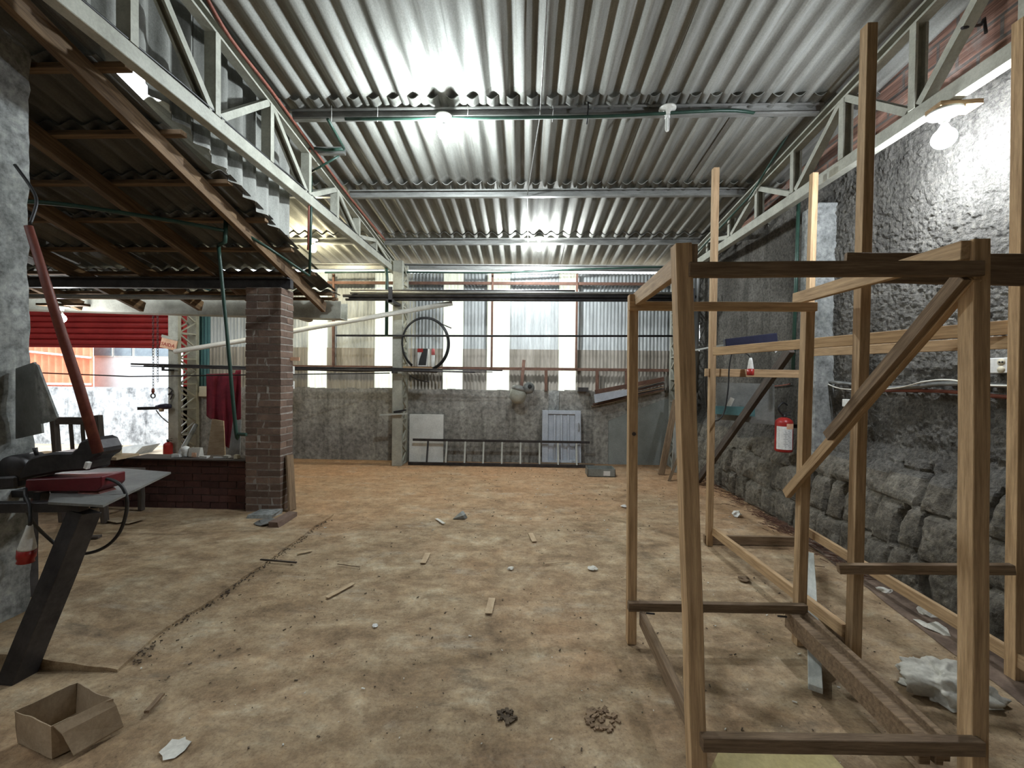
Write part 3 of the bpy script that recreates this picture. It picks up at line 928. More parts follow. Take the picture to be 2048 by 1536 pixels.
MB().tube([P(1268, 868, Y=2.393), P(1268, 868, Y=2.388)], .011, 12).out('knot', M_wooddark, t)

# ---------------------------------------------------------------- tall frame behind it
t = thing('wooden_scaffold', 'tall open frame of four timber posts reaching the roof beside the right wall', 'timber frame', (2.1, 3.0, 0))
A0, A1 = P(1706, 1318, Z=0), P(1738, 52, Y=2.25)
B0, B1 = P(1418, 1090, Z=0), P(1431, 337, Y=3.80)
C1 = P(1628, 347, Y=3.86); C0 = V((C1.x - .02, 3.88, 0.0))
D0, D1 = P(2029, 1360, Z=0), P(2046, 40, Y=2.10)
for a, b, ww in ((A0, A1, .052), (B0, B1, .05), (C0, C1, .05), (D0, D1, .052)):
    beam('post', a, b, ww, ww, M_wood, t, up=UP)
beam('wide_board', P(1689, 535, Y=2.2), P(2080, 541, Y=2.05), .028, .145, M_woodold, t)
beam('lower_rail', P(1676, 1137, Y=2.22), P(2026, 1138, Y=2.05), .035, .046, M_woodold, t)
beam('middle_rail', P(1428, 703, Y=3.76), P(2048, 652, Y=2.15), .03, .07, M_wood, t)['label'] = 'rail running slantwise through the frame'
beam('middle_rail', P(1622, 705, Y=3.84), P(2046, 683, Y=2.14), .03, .065, M_wood, t)
beam('middle_rail', P(1410, 745, Y=3.84), P(1612, 748, Y=3.92), .025, .07, M_wood, t)
beam('bottom_rail', P(1610, 1060, Z=.12), P(2062, 1334, Z=.12), .03, .072, M_wood, t)
beam('bottom_rail', P(1427, 1062, Z=.135), P(1690, 1262, Z=.135), .035, .07, M_wood, t)
beam('bottom_rail', P(1408, 1078, Z=.045), P(1605, 1082, Z=.045), .035, .075, M_woodold, t)
tag(beam('leaning_timber', P(1582, 698, Y=3.98), P(1396, 962, Z=.04), .05, .085, M_wooddark), 'dark square timber leaning from the slanting rail down to the right wall foot', 'timber')
tag(beam('board', P(1631, 1378, Z=.03), P(1619, 1108, Z=.10), .058, .03, M_woodgrey), 'narrow grey painted board sloping between the two timber frames', 'board')
tag(beam('timber_offcut', P(1645, 1220, Z=.04), P(1695, 1275, Z=.04), .03, .075, M_woodold), 'dark weathered timber piece on the floor behind the grey board', 'offcut')
mb = MB().prism([P(1395, 1600, Z=0), P(1440, 1502, Z=0), P(1650, 1500, Z=0), P(1740, 1600, Z=0)], (0, 0, .012))
tag(mb.out('plywood_sheet', mat('yellowish_board', (.40, .33, .14), (.52, .44, .22), 3, rough=.7)), 'yellowish board lying on the floor inside the box frame', 'board')

# things on the tall frame and the wall behind
mb = MB().bar(P(1449, 688, Y=3.84), P(1552, 676, Y=3.80), .06, .085)
tag(mb.out('metal_case', M_blue, bevel=.004), 'long dark blue case resting on the slanting rail of the tall frame', 'case')
tag(beam('wooden_lath', P(1345, 708, Y=5.4), P(1450, 690, Y=5.2), .03, .02, M_woodgrey), 'pale lath sticking out to the left of the dark blue case', 'lath')
mb = MB().prism([P(1543, 686, Y=3.76), P(1562, 684, Y=3.76), P(1566, 692, Y=3.76), P(1551, 706, Y=3.76)], (0, .003, 0))
tag(mb.out('paper_tag', M_label), 'white paper tag taped on the slanting rail', 'tag')
c = P(1501, 735, Y=3.80)
t = thing('power_plug', 'white and red industrial plug hanging from the rail of the tall frame', 'plug', c)
MB().lathe([(0, .085), (.010, .085), (.016, .06), (.026, -.01), (.026, -.012), (0, -.012)], c, n=14).out('housing', M_plastic, t)
MB().lathe([(0, -.012), (.029, -.012), (.029, -.065), (.024, -.07), (0, -.07)], c, n=14).out('collar', M_red, t)
MB().tube(bez([c + V((0, 0, .08)), c + V((-.01, .02, .11)), c + V((-.02, .06, .13))], 4), .005, 6).out('cord', M_black, t)
pts = [P(1478, 691, Y=3.78), P(1466, 702, Y=3.77), P(1459, 730, Y=3.78), P(1456, 780, Y=3.78), P(1449, 822, Y=3.78), P(1437, 840, Y=3.78), P(1424, 838, Y=3.9), P(1414, 812, Y=3.9), P(1411, 770, Y=3.9), P(1413, 745, Y=3.9)]
tag(MB().tube(bez(pts, 8), .006, 6).out('power_cable', M_black), 'black cable looping down from the dark blue case round the post', 'cable')

# fire extinguisher on the right wall
def extinguisher(c, r, h, label, hose=True, yaw=0):
    c = V(c)
    t = thing('fire_extinguisher', label, 'fire extinguisher', c)
    MB().lathe([(0, 0), (r * .9, 0), (r, .012), (r, h * .84), (r * .93, h * .91), (r * .6, h * .975), (r * .3, h), (0, h)], c, n=24).out('cylinder', M_red, t)
    mb = MB().lathe([(0, h - .01), (.018, h - .01), (.018, h + .03), (0, h + .03)], c, n=12)
    mb.bar(c + V((-.02, 0, h + .035)), c + V((.07, 0, h + .06)), .018, .008).bar(c + V((-.02, 0, h + .028)), c + V((.065, 0, h + .022)), .018, .008)
    mb.out('valve', M_dark, t)
    if hose:
        MB().tube(bez([c + V((-.01, 0, h + .02)), c + V((-.05, -.02, h + .05)), c + V((-.08, -.03, h + .10)), c + V((-.03, -.02, h + .155)), c + V((.03, 0, h + .13))], 6), .009, 8).out('hose', M_black, t)
    return t


ec = V((2.70, 4.60, .695)); ec = V((P(1567, 900, Y=4.55).x, 4.55, P(1567, 903, Y=4.55).z))
t = extinguisher(ec, .083, .36, 'red fire extinguisher with a white label hanging on the right wall')
def curved(c, r, a0, a1, z0, z1, name, m, par):
    mb = MB(); n = 8; vs = []
    for rr in (r, r + .0015):
        for z in (z0, z1):
            for k in range(n + 1):
                a = math.radians(a0 + (a1 - a0) * k / n); vs.append(c + V((rr * math.sin(a), -rr * math.cos(a), z)))
    n1 = n + 1
    fs = [(k, k + 1, n1 + k + 1, n1 + k) for k in range(n)] + [(2 * n1 + k, 3 * n1 + k, 3 * n1 + k + 1, 2 * n1 + k + 1) for k in range(n)]
    mb.add(vs, fs, True); return mb.out(name, m, par)
lb = curved(ec, .084, -80, 30, .03, .27, 'label_sheet', M_label, t)
curved(ec, .085, -15, 40, .245, .30, 'yellow_sticker', M_sign, t)
mb = MB()
for k in range(11):
    z = .055 + .017 * k
    for a0, a1 in ((-62, 12 - 9 * (k % 3)),):
        p = [ec + V((.0862 * math.sin(math.radians(a)), -.0862 * math.cos(math.radians(a)), z)) for a in (a0, a1 / 2 - 25, a1)]
        for q0, q1 in zip(p, p[1:]): mb.bar(q0, q1, .001, .003)
mb.out('small_print', M_ink, t)
tag(MB().box((ec.x + .03, ec.y + .08, ec.z + .24), (2.99, ec.y + .10, ec.z + .28)).out('wall_hook', M_dark), 'metal hook in the wall behind the red extinguisher', 'hook')

# metal tray with backplate on the right wall
t = thing('wall_tray', 'grey metal backplate with a teal tray on the right wall left of the extinguisher', 'shelf', P(1490, 830, Y=5.1))
MB().prism([P(1434, 765, Y=5.25), P(1549, 768, Y=4.95), P(1549, 850, Y=4.95), P(1434, 838, Y=5.25)], (.012, .03, 0)).out('backplate', M_sheetgrey, t)
a, b, c2, d2 = P(1431, 812, Y=5.1), P(1510, 814, Y=4.9), P(1510, 833, Y=4.9), P(1431, 828, Y=5.1)
MB().prism([a, b, c2, d2], (.0, .012, 0)).prism([c2, d2, d2 + V((.05, .15, 0)), c2 + V((.05, .15, 0))], (0, 0, .006)).out('tray', M_teal, t)
tag(MB().prism([P(1452, 812, Y=5.06), P(1461, 794, Y=5.06), P(1469, 798, Y=5.06), P(1462, 813, Y=5.06)], (.01, .02, 0)).out('sanding_block', M_paper), 'pale block standing in the teal tray', 'block')
# sockets, wires and conduits of the right wall
def xw(y, z): return wall_x(y, z) - .012
def onwall(px, py, off=.02, x0=2.93):
    p = P(px, py, X=x0)
    for _ in range(3): p = P(px, py, X=wall_x(p.y, p.z) - off)
    return p
c = onwall(2004, 732, .03)
t = thing('wall_socket', 'white double socket box on the right wall at the picture edge', 'socket', c)
MB().box((c.x - .035, c.y - .065, c.z - .045), (c.x + .03, c.y + .065, c.z + .05)).out('housing', M_plastic, t, bevel=.004)
for k in (-1, 1):
    MB().lathe([(0, 0), (.022, 0), (.022, .004), (0, .004)], c + V((-.033, -.028, k * .023)), (-1, 0, 0), 16).out('outlet', M_beige, t)
for k in (-1, 1):
    MB().lathe([(0, 0), (.006, 0), (.006, .002), (0, .002)], c + V((-.0375, -.028 + .008 * k, .023)), (-1, 0, 0), 8).out('hole', M_ink, t)
c = onwall(1697, 806, .03)
tag(MB().box((c.x - .03, c.y - .04, c.z - .035), (c.x + .03, c.y + .04, c.z + .035)).out('wall_socket', M_plastic, bevel=.004), 'small white socket box on the right wall behind the tall post', 'socket')
def wallrun(name, pts, r, m, label, cat, off=.03):
    return tag(MB().tube(bez([onwall(x, y, off) for x, y in pts], 6), r, 8).out(name, m), label, cat)
wallrun('conduit', [(1645, 762), (1700, 768), (1760, 775), (1830, 774), (1880, 768), (1950, 768), (2060, 775)], .016, M_sheetgrey, 'grey conduit running along the right wall below the socket box', 'conduit', .04)
wallrun('conduit', [(1720, 782), (1790, 781), (1870, 782), (1930, 786), (2000, 793), (2070, 797)], .013, M_redpipe, 'red oxide conduit sagging under the grey one on the right wall', 'conduit', .03)
wallrun('wire', [(1628, 748), (1645, 762), (1680, 777), (1740, 779), (1800, 775), (1850, 763), (1900, 760), (1960, 770), (2060, 772)], .006, M_pvc, 'thin pale wire drooping along the conduits of the right wall', 'wire', .06)
wallrun('wire', [(1433, 770), (1450, 768), (1475, 771), (1510, 769), (1550, 772), (1580, 768)], .007, M_redpipe, 'reddish wire stapled above the teal tray on the right wall', 'wire', .03)
gx = 2.79
pts = [V((gx, 4.48, 3.66)), V((gx - .0, 4.50, 2.6)), V((gx, 4.52, 1.56))]
tag(MB().tube(pts, .018, 8).out('conduit', M_green), 'green vertical conduit on the concrete post of the right wall', 'conduit')
pts = [P(690, 238, Y=3.9), P(900, 236, Y=3.9), P(1200, 233, Y=3.9), P(1440, 221, Y=3.9), P(1520, 228, Y=4.0), P(1588, 240, X=gx - .05)]
tag(MB().tube(bez(pts, 4), .014, 8).out('conduit', M_green), 'green conduit hanging under the nearest purlin', 'conduit')
pts = [P(1588, 250, X=2.60), P(1500, 392, X=2.58), P(1395, 505, X=2.55)]
tag(MB().tube(pts, .012, 8).out('conduit', M_green), 'green conduit running back along the right truss', 'conduit')
for nm, pts, r, m_, lab in (
    ('conduit', [P(655, 238, Y=3.92), P(672, 268, Y=4.1), P(688, 297, Y=4.3)], .014, M_green, 'short sloping green conduit piece left of the lit bulb'),
    ('conduit', [P(620, 296, Y=4.36), P(655, 300, Y=4.36), P(688, 298, Y=4.36)], .016, M_green, 'short level green conduit piece at the left truss'),
    ('conduit', [P(678, 312, Y=4.38), P(650, 328, Y=4.38), P(622, 344, Y=4.38)], .011, M_green, 'short green conduit piece slanting down to the left truss'),
    ('conduit', [P(622, 352, Y=4.40), P(622, 440, Y=4.40), P(619, 552, Y=4.40)], .014, M_green, 'green conduit dropping from the left truss past the warm bulb'),
    ('conduit', [P(619, 290, Y=4.37), P(618, 400, Y=4.37), P(616, 500, Y=4.37)], .010, M_redpipe, 'red oxide conduit dropping down the left truss'),
    ('conduit', [P(405, -20, X=TLX + .06), P(460, 75, X=TLX + .06), P(540, 178, X=TLX + .06), P(618, 285, X=TLX + .06), P(700, 395, X=TLX + .06), P(770, 480, X=TLX + .06)], .013, M_redpipe, 'red oxide conduit following the top chord of the left truss'),
    ('conduit', [P(619, 552, Y=4.38), P(540, 498, Y=4.1), P(452, 444, Y=3.82)], .015, M_green, 'green conduit slanting under the inner roof edge'),
    ('conduit', [P(452, 440, Y=3.80), P(450, 484, Y=3.80), P(438, 490, Y=3.80)], .018, M_green, 'green conduit elbow under the last rafters'),
    ('conduit', [P(-30, 398, Y=2.95), P(120, 408, Y=3.15), P(260, 428, Y=3.4), P(370, 446, Y=3.6), P(450, 462, Y=3.80)], .017, M_green, 'long bowed green conduit under the dark inner roof'),
    ('conduit', [P(437, 492, Y=3.82), P(455, 680, Y=3.82), P(472, 862, Y=3.82), P(478, 868, Y=3.82), P(493, 869, Y=3.82)], .016, M_green, 'green conduit hanging in front of the brick pillar with an open end'),
    ('conduit', [P(574, 545, Y=4.87), P(574, 640, Y=4.87), P(572, 730, Y=4.87)], .011, M_rust, 'rusty conduit down the right side of the brick pillar'),
    ('conduit', [P(768, 480, Y=6.9), P(774, 560, Y=6.9), P(773, 672, Y=6.9)], .028, M_green, 'thick dark green conduit hanging left of the lattice column'),
    ('conduit', [P(650, 545, Y=7.3), P(780, 544, Y=7.3), P(1000, 545, Y=7.3), P(1180, 538, Y=7.3), P(1330, 534, Y=7.3)], .016, M_green, 'green conduit under the eave purlin of the far wall'),
):
    tag(MB().tube(bez(pts, 5) if len(pts) > 3 else pts, r, 8).out(nm, m_), lab, 'conduit')
# black cables lying on the bottom chord of the left truss
pts = [(TLX + .03, y, CH + .062 + .006 * math.sin(y * 5)) for y in [1.2 + .3 * k for k in range(20)]]
tag(MB().tube(pts, .008, 6).out('cable', M_black), 'black cable lying on the bottom chord of the left truss', 'cable')
pts = [P(30, 330, Y=2.3), P(62, 375, Y=2.28), P(73, 405, Y=2.25), P(60, 448, Y=2.2)]
tag(MB().tube(bez(pts, 6), .008, 8).out('cable', M_black), 'black cable hanging down to the top of the red saw handle', 'cable')
for y in (3.9,):
    for px in (663, 755, 935, 1105):
        p = P(px, 222, Y=3.93)
        tag(MB().tube([p + V((0, 0, .05)), p + V((.006, -.01, -.0)), p + V((0, 0, -.1))], .0022, 5).out('cable_tie', M_plastic), 'white cable tie on the nearest purlin, ' + {663: 'at its left end', 755: 'left of the lit bulb', 935: 'just right of the lit bulb', 1105: 'halfway to the black strap'}[px], 'cable tie', 'white cable ties on the nearest purlin')
p = P(1176, 212, Y=3.92)
tag(MB().tube([p + V((0, 0, .04)), p + V((.0, -.02, -.03)), p + V((-.01, -.01, -.17))], .007, 6).out('strap', M_black), 'black strap end hanging from the nearest purlin', 'strap')

# ---------------------------------------------------------------- racks of tube and rod
random.seed(21)
yt = 6.72
for k, (dz, dy, r, xr) in enumerate([(0, 0, .026, 1392), (.045, .03, .024, 1388), (-.05, .02, .024, 1390), (.0, .06, .024, 1380), (-.045, .075, .022, 1392), (.05, -.03, .020, 1385), (.085, .01, .016, 1150)]):
    z = P(800, 592, Y=yt).z + dz
    mb = MB().tube([(-2.85 + random.uniform(-.1, .1), yt + dy, z), (P(xr, 592, Y=yt).x, yt + dy, z + .01)], r, 8)
    tag(mb.out('steel_tube', [M_dark, M_galv, M_dark, M_wooddark][k % 4]), 'long steel tube in the bundle held across the far bay', 'tube', 'steel tubes in the bundle across the far bay')
for x in (-2.13, 2.56):
    mb = MB().box((x - .05, 6.62, 2.66), (x + .05, 7.02, 2.70)).box((x - .03, 6.62, 2.66), (x + .03, 6.65, 2.90))
    tag(mb.out('rack_bracket', M_dark), 'dark bracket on the lattice column carrying the tubes, %s end' % ('left' if x < 0 else 'right'), 'bracket')
mb = MB().tube([P(672, 671, Y=6.95), P(1000, 672, Y=6.95), P(1345, 672, Y=6.95)], .017, 8)
tag(mb.out('steel_tube', M_dark), 'single thin dark tube level across the far bay above the shelf', 'tube')
for k in range(9):
    a = random.uniform(-.05, .05); z = 1.585 + .014 * (k % 4) + random.uniform(-.004, .004); y = 6.82 + .024 * (k // 2)
    xe = [985, 950, 905, 1005, 880, 960, 930, 860, 915][k]
    p = P(xe, 748, Y=y)
    xs = -3.6
    pts = [(P(262 + 26 * (k % 3), 740, Y=y).x, y, z + .03), (-4.6, y, z), (xs, y, z), (-2.8, y, z - .008 * (k % 3)), (-2.2, y, z), (p.x, y, z - .02 * (k % 2))]
    tag(MB().tube(pts, .008 + .002 * (k % 2), 6).out('steel_rod', M_dark), 'thin dark steel rod in the bundle hanging level behind the brick pillar', 'rod', 'steel rods in the bundle behind the pillar')
tag(MB().tube([(XL, 5.9, 1.56), P(260, 753, Y=5.9), P(480, 750, Y=6.0), (-2.25, 7.0, 1.55)], .010, 6).out('cable', M_black), 'dark cable stretched across the shutter opening', 'cable')
mb = MB().tube([P(350, 703, Y=6.9), P(480, 682, Y=6.9), P(620, 656, Y=6.9), P(905, 606, Y=6.85)], .040, 12)
tag(mb.out('pvc_pipe', M_pvc), 'long white drain pipe slanting upward behind the pillar to the tube bundle', 'pipe')

for x, lab in ((-2.13, 'dark arm on the lattice column carrying the thin rods'), (-5.93, 'dark arm on the left lattice column carrying the thin rods')):
    mb = MB().box((x - .02, 6.78, 1.545), (x + .02, 6.985, 1.572)).box((x - .02, 6.78, 1.572), (x + .02, 6.795, 1.64))
    tag(mb.out('rod_hanger', M_dark), lab, 'hanger')

# rails and posts of the far wall
def wx(px, y=YF): return X(px, y)
for (a, b, py, m_, lab) in ((580, 1385, 735, M_rust, 'brown steel rail along the far wall sheets just above the block wall'), (655, 1385, 565, M_rust, 'brown steel rail along the top of the far wall sheets')):
    pa = P(a, py, Y=7.46); pb = P(b, py, Y=7.46)
    zz = P((a + b) / 2, py + 2, Y=7.46).z
    tag(beam('wall_rail', (pa.x, 7.46, zz), (pb.x, 7.46, zz), .035, .05, m_), lab, 'rail')
for px, y1, lab in ((667, 548, 'brown steel post on the far wall left of the lattice column'), (984, 545, 'brown steel post on the far wall in the third bright strip'), (1153, 548, 'brown steel post on the far wall at the fourth bright strip')):
    z1 = P(px, y1, Y=7.45).z
    xx = P(px, 650, Y=7.45).x
    tag(beam('wall_post', (xx, 7.45, 1.66), (xx, 7.45, z1), .035, .045, M_rust, up=UP), lab, 'post')
for px in (1092, 1194, 1253):
    xx = P(px, 760, Y=7.47).x
    tag(beam('wall_stud', (xx, 7.47, WBZ), (xx, 7.47, 1.66), .05, .05, M_rust, up=UP), 'short brown stud on the far wall right of the hanging pot' if px == 1092 else ('short brown stud on the far wall above the white board' if px == 1194 else 'short brown stud on the far wall behind the box frame post'), 'stud')
tag(beam('wall_rail', P(375, 733, Y=7.3), P(482, 733, Y=7.3), .03, .05, M_cream), 'cream rail on the wall sheets left of the brick pillar', 'rail')

# shelf, carton and hose coil on the lattice column
s0 = P(803, 735, Y=7.2)
t = thing('wall_shelf', 'brown wooden shelf board fixed right of the lattice column', 'shelf', s0)
beam('board', P(800, 734, Y=7.2), P(881, 738, Y=7.2), .26, .03, M_wood, t)
shelf_ = t
beam('bracket', P(815, 742, Y=7.28), P(875, 744, Y=7.28), .03, .03, M_wooddark, t)
c = P(850, 733, Y=7.2)
t = thing('printed_carton', 'black and white printed carton with red corners standing on the wooden shelf', 'box', c)
MB().box((c.x - .115, 7.14, c.z), (c.x + .06, 7.26, c.z + .30)).out('carton', M_label, t)
MB().prism([(c.x - .10, 7.138, c.z + .02), (c.x + .03, 7.138, c.z + .02), (c.x + .06, 7.138, c.z + .30), (c.x - .02, 7.138, c.z + .30), (c.x - .08, 7.138, c.z + .12)], (0, -.002, 0)).out('printed_area', M_ink, t)
MB().box((c.x - .115, 7.132, c.z + .24), (c.x - .02, 7.138, c.z + .30)).out('red_corner', M_red, t)
c = P(866, 734, Y=7.15)
t = thing('spray_can', 'slim white can with a red top beside the printed carton', 'can', c)
MB().lathe([(0, 0), (.028, 0), (.03, .01), (.03, .20), (.0, .20)], c, n=14).out('body', M_plastic, t)
MB().lathe([(.0, .20), (.03, .20), (.028, .29), (.018, .31), (0, .31)], c, n=14).out('cap', mat('pink_red_plastic', (.6, .12, .12), (.7, .2, .2), 4, rough=.4), t)
cc = P(850, 688, Y=6.98)
mb = MB()
for k in range(3):
    R_ = .375 + .012 * k
    pts = [cc + V((R_ * math.cos(a), .02 * k + .02 * math.sin(a * 2), R_ * 1.12 * math.sin(a))) for a in [math.radians(-70 + 305 * i / 50) for i in range(51)]]
    mb.tube(pts, .011, 6)
mb.tube(bez([cc + V((.12, -.02, .40)), cc + V((.25, -.03, .34)), cc + V((.44, -.03, .26))], 5), .010, 6)
tag(mb.out('hose_coil', M_black), 'coil of black hose hung behind the lattice column', 'hose')
mb = MB().tube(bez([P(820, 752, Y=7.1), P(838, 760, Y=7.05), P(858, 764, Y=7.0)], 4), .012, 6)
mb.out('hook_rod', M_dark, shelf_)
t = thing('clamp_shelf', 'dirty metal ledge across the lattice column at waist height', 'ledge', P(788, 830, Y=7.0))
MB().bar(P(760, 830, Y=6.98), P(815, 827, Y=6.98), .06, .025).out('plate', M_woodgrey, t)
MB().bar(P(788, 824, Y=7.0), P(812, 820, Y=7.0), .05, .03).out('block', M_dark, t)
# pot hanging on a strap
c = P(1034, 800, Y=7.30)
t = thing('hanging_mixer_pot', 'steel mixing pot with motor head hanging on a brown strap at the far wall', 'pot', c)
ax = V((.22, 0, 1)).normalized()
MB().lathe([(0, -.06), (.07, -.055), (.13, 0), (.145, .08), (.145, .16), (.13, .17), (0, .17)], c, ax, 20).out('pot', M_cream, t)
MB().lathe([(0, .17), (.135, .17), (.14, .215), (.10, .25), (.0, .26)], c, ax, 20).out('lid', M_galv, t)
MB().lathe([(0, 0), (.09, 0), (.10, .04), (.095, .11), (.05, .13), (0, .13)], c + V((.20, -.0, .20)), (0, -1, .2), 16).out('motor', M_sheetgrey, t)
MB().lathe([(0, 0), (.035, 0), (.035, .02), (0, .02)], c + V((.215, -.13, .235)), (0, -1, .2), 12).out('hub', M_ink, t)
beam('strap', c + V((.07, 0, .2)), P(1048, 720, Y=7.42), .055, .02, M_rust, t, up=UP)
# white panel, ladder, pale door, plank
p0 = P(818, 930, Z=.015)
t = tag(MB().prism([P(818, 928, Y=7.28), P(886, 928, Y=7.28), P(887, 829, Y=7.44), P(819, 828, Y=7.44)], (0, .02, 0)).out('white_panel', M_white), 'plain white panel leaning on the block wall right of the lattice column', 'panel')
la = P(825, 884, Y=7.22); lb2 = P(1180, 880, Y=7.22); zb = .04
t = thing('ladder', 'long dark ladder lying on its side against the block wall', 'ladder', (la.x, 7.2, 0))
beam('side_rail', (la.x, 7.24, P(1000, 882, Y=7.24).z), (lb2.x, 7.24, P(1000, 882, Y=7.24).z), .025, .04, M_dark, t)
beam('side_rail', (la.x - .05, 7.14, .025), (lb2.x + .05, 7.14, .025), .025, .05, M_dark, t)
for px in (855, 893, 930, 967, 1004, 1041, 1079, 1116, 1153):
    x_ = P(px, 900, Y=7.2).x
    beam('rung', (x_, 7.14, .04), (x_, 7.24, P(1000, 882, Y=7.24).z - .02), .028, .028, M_woodgrey if px != 855 else M_dark, t, up=UP)
a = P(1084, 925, Y=7.30); b = P(1162, 925, Y=7.30); zt = P(1120, 821, Y=7.42).z
t = thing('metal_door_leaf', 'small pale blue grey ribbed metal door leaf leaning on the block wall', 'door', a)
tp = V((0, .13, 0))
wd = b.x - a.x
MB().prism([(a.x, 7.32, .05), (b.x, 7.32, .05), (b.x, 7.45, zt), (a.x, 7.45, zt)], (0, .02, 0)).out('panel', M_doorw, t)
for (x0, x1, z0, z1) in ((0, .10, 0, 1), (wd - .10, wd, 0, 1), (.1, wd - .1, .93, 1), (.1, wd - .1, 0, .05)):
    za = .05 + (zt - .05) * z0; zc = .05 + (zt - .05) * z1; ya = 7.30 + .13 * z0; yc = 7.30 + .13 * z1
    MB().prism([(a.x + x0, ya - .02, za), (a.x + x1, ya - .02, za), (a.x + x1, yc - .02, zc), (a.x + x0, yc - .02, zc)], (0, .04, 0)).out('frame_bar', M_doorw, t, bevel=.003)
for k in range(1, 4):
    x_ = a.x + .10 + (wd - .2) * k / 4
    MB().prism([(x_ - .018, 7.285, .09), (x_ + .018, 7.285, .09), (x_ + .018, 7.41, zt - .07), (x_ - .018, 7.41, zt - .07)], (0, .03, 0)).out('rib', M_doorw, t, bevel=.006)
mb = MB()
hx = b.x - .04
mb.tube(bez([(hx, 7.38, .72), (hx + .0, 7.33, .71), (hx, 7.33, .60), (hx, 7.37, .585)], 4), .008, 6)
mb.out('handle', M_galv, t)
tag(beam('plank', (a.x - .05, 7.24, .03), (b.x + .22, 7.22, .03), .08, .05, M_woodold), 'old plank on the floor under the pale door leaf', 'plank')
# plastic tray on the floor
c = P(1200, 950, Z=0)
t = thing('plastic_crate', 'low clear grey plastic tray on the floor near the far wall', 'tray', c)
mb = MB(); hx, hy, hz = .21, .13, .12
M_tray = mat('cloudy_grey_plastic', (.16, .17, .15), (.26, .27, .25), 5, rough=.4)
for (x0, x1, y0, y1) in ((-hx, hx, -hy, -hy + .008), (-hx, hx, hy - .008, hy), (-hx, -hx + .008, -hy, hy), (hx - .008, hx, -hy, hy)):
    mb.box((c.x + x0, c.y + y0, .004), (c.x + x1, c.y + y1, hz))
mb.box((c.x - hx, c.y - hy, .002), (c.x + hx, c.y + hy, .01))
mb.out('tray_body', M_tray, t)
MB().box((c.x + .03, c.y - hy - .002, .02), (c.x + .13, c.y - hy, .09)).out('label_sheet', M_label, t)
# ledge of stacked boards in the far right corner
t = thing('board_rack', 'sloping stack of thin boards and laths stored along the top of the far right wall', 'board stack', P(1260, 800, Y=7.3))
for k in range(7):
    a = P(1183 + 3 * k, 812 - 3.0 * k + random.uniform(-1, 1), Y=7.42 - .02 * (k % 2)); b = P(1326, 783 - 3.2 * k + random.uniform(-3, 3), Y=7.42)
    beam('lath', a, b, .12, .018, [M_woodold, M_rust, M_wooddark][k % 3], t)
MB().prism([P(1190, 806, Y=7.2), P(1188, 789, Y=7.2), P(1258, 778, Y=7.2), P(1258, 790, Y=7.2)], (0, .015, 0)).out('white_board', M_doorw, t)
beam('front_batten', P(1190, 784, Y=7.28), P(1328, 758, Y=7.28), .03, .07, M_rust, t)
tag(MB().box((P(1166, 0, Y=7.42).x, 7.38, WBZ + .001), (P(1187, 0, Y=7.42).x, 7.54, WBZ + .07)).out('dark_tray', M_dark), 'small dark tray on top of the block wall right of the last bright strip', 'tray')
for (a, b, ww, lab) in ((P(1322, 950, Z=0), P(1352, 800, Y=6.95), .10, 'wide weathered plank leaning in the far right corner'),
                        (P(1338, 962, Z=0), P(1362, 900, Y=6.6), .04, 'short thin lath leaning in the far right corner'),
                        (P(1350, 945, Z=0), P(1362, 750, Y=7.0), .12, 'tallest grey green board leaning in the far right corner')):
    tag(beam('leaning_plank', a, b, .02, ww, M_woodgrey if 'grey' in lab else M_woodold, up=(-1, 0, 0)), lab, 'plank')

# ---------------------------------------------------------------- left bay, around the shutter
c = P(338, 688, Y=6.95)
t = thing('exit_sign', 'crooked orange exit sign reading SAIDA on the left lattice column', 'sign', c)
Rs = Matrix.Rotation(math.radians(13), 3, 'Y') @ Matrix.Rotation(math.radians(90), 3, 'X')
mb = MB().obox(c, Matrix.Rotation(math.radians(13), 3, 'Y'), (.27, .02, .17)); mb.out('panel', M_sign, t)
MB().obox(c + Matrix.Rotation(math.radians(13), 3, 'Y') @ V((0.0, .0, .105)), Matrix.Rotation(math.radians(13), 3, 'Y'), (.29, .03, .045)).out('cover', M_cream, t)
text('SAIDA', 'lettering', .084, Matrix.Translation(c + V((-.008, -.0135, -.018))) @ Rs.to_4x4(), M_signred, t)


def chain(px, py0, py1, y, label, hook=True):
    top = P(px, py0, Y=y); bot = P(px, py1, Y=y)
    t = thing('hoist_chain', label, 'chain', bot)
    mb = MB(); n = int((top.z - bot.z) / .045)
    for k in range(n):
        c = V((top.x, y, bot.z + .045 * (k + .5)))
        a = V((1, 0, 0)) if k % 2 else V((0, 1, 0))
        pts = [c + a * (.013 * math.cos(q)) + V((0, 0, .027 * math.sin(q))) for q in [2 * PI * i / 8 for i in range(9)]]
        mb.tube(pts, .0045, 4, caps=False)
    mb.out('links', M_dark, t)
    if hook:
        MB().lathe([(0, .0), (.018, -.01), (.022, -.06), (.01, -.09), (0, -.09)], bot, n=10).out('swivel', M_redold, t)
        pts = [bot + V((.035 * math.cos(a), 0, -.125 + .035 * math.sin(a))) for a in [2 * PI * i / 14 for i in range(15)]]
        MB().tube(pts, .009, 6).out('ring', M_dark, t)
    return t


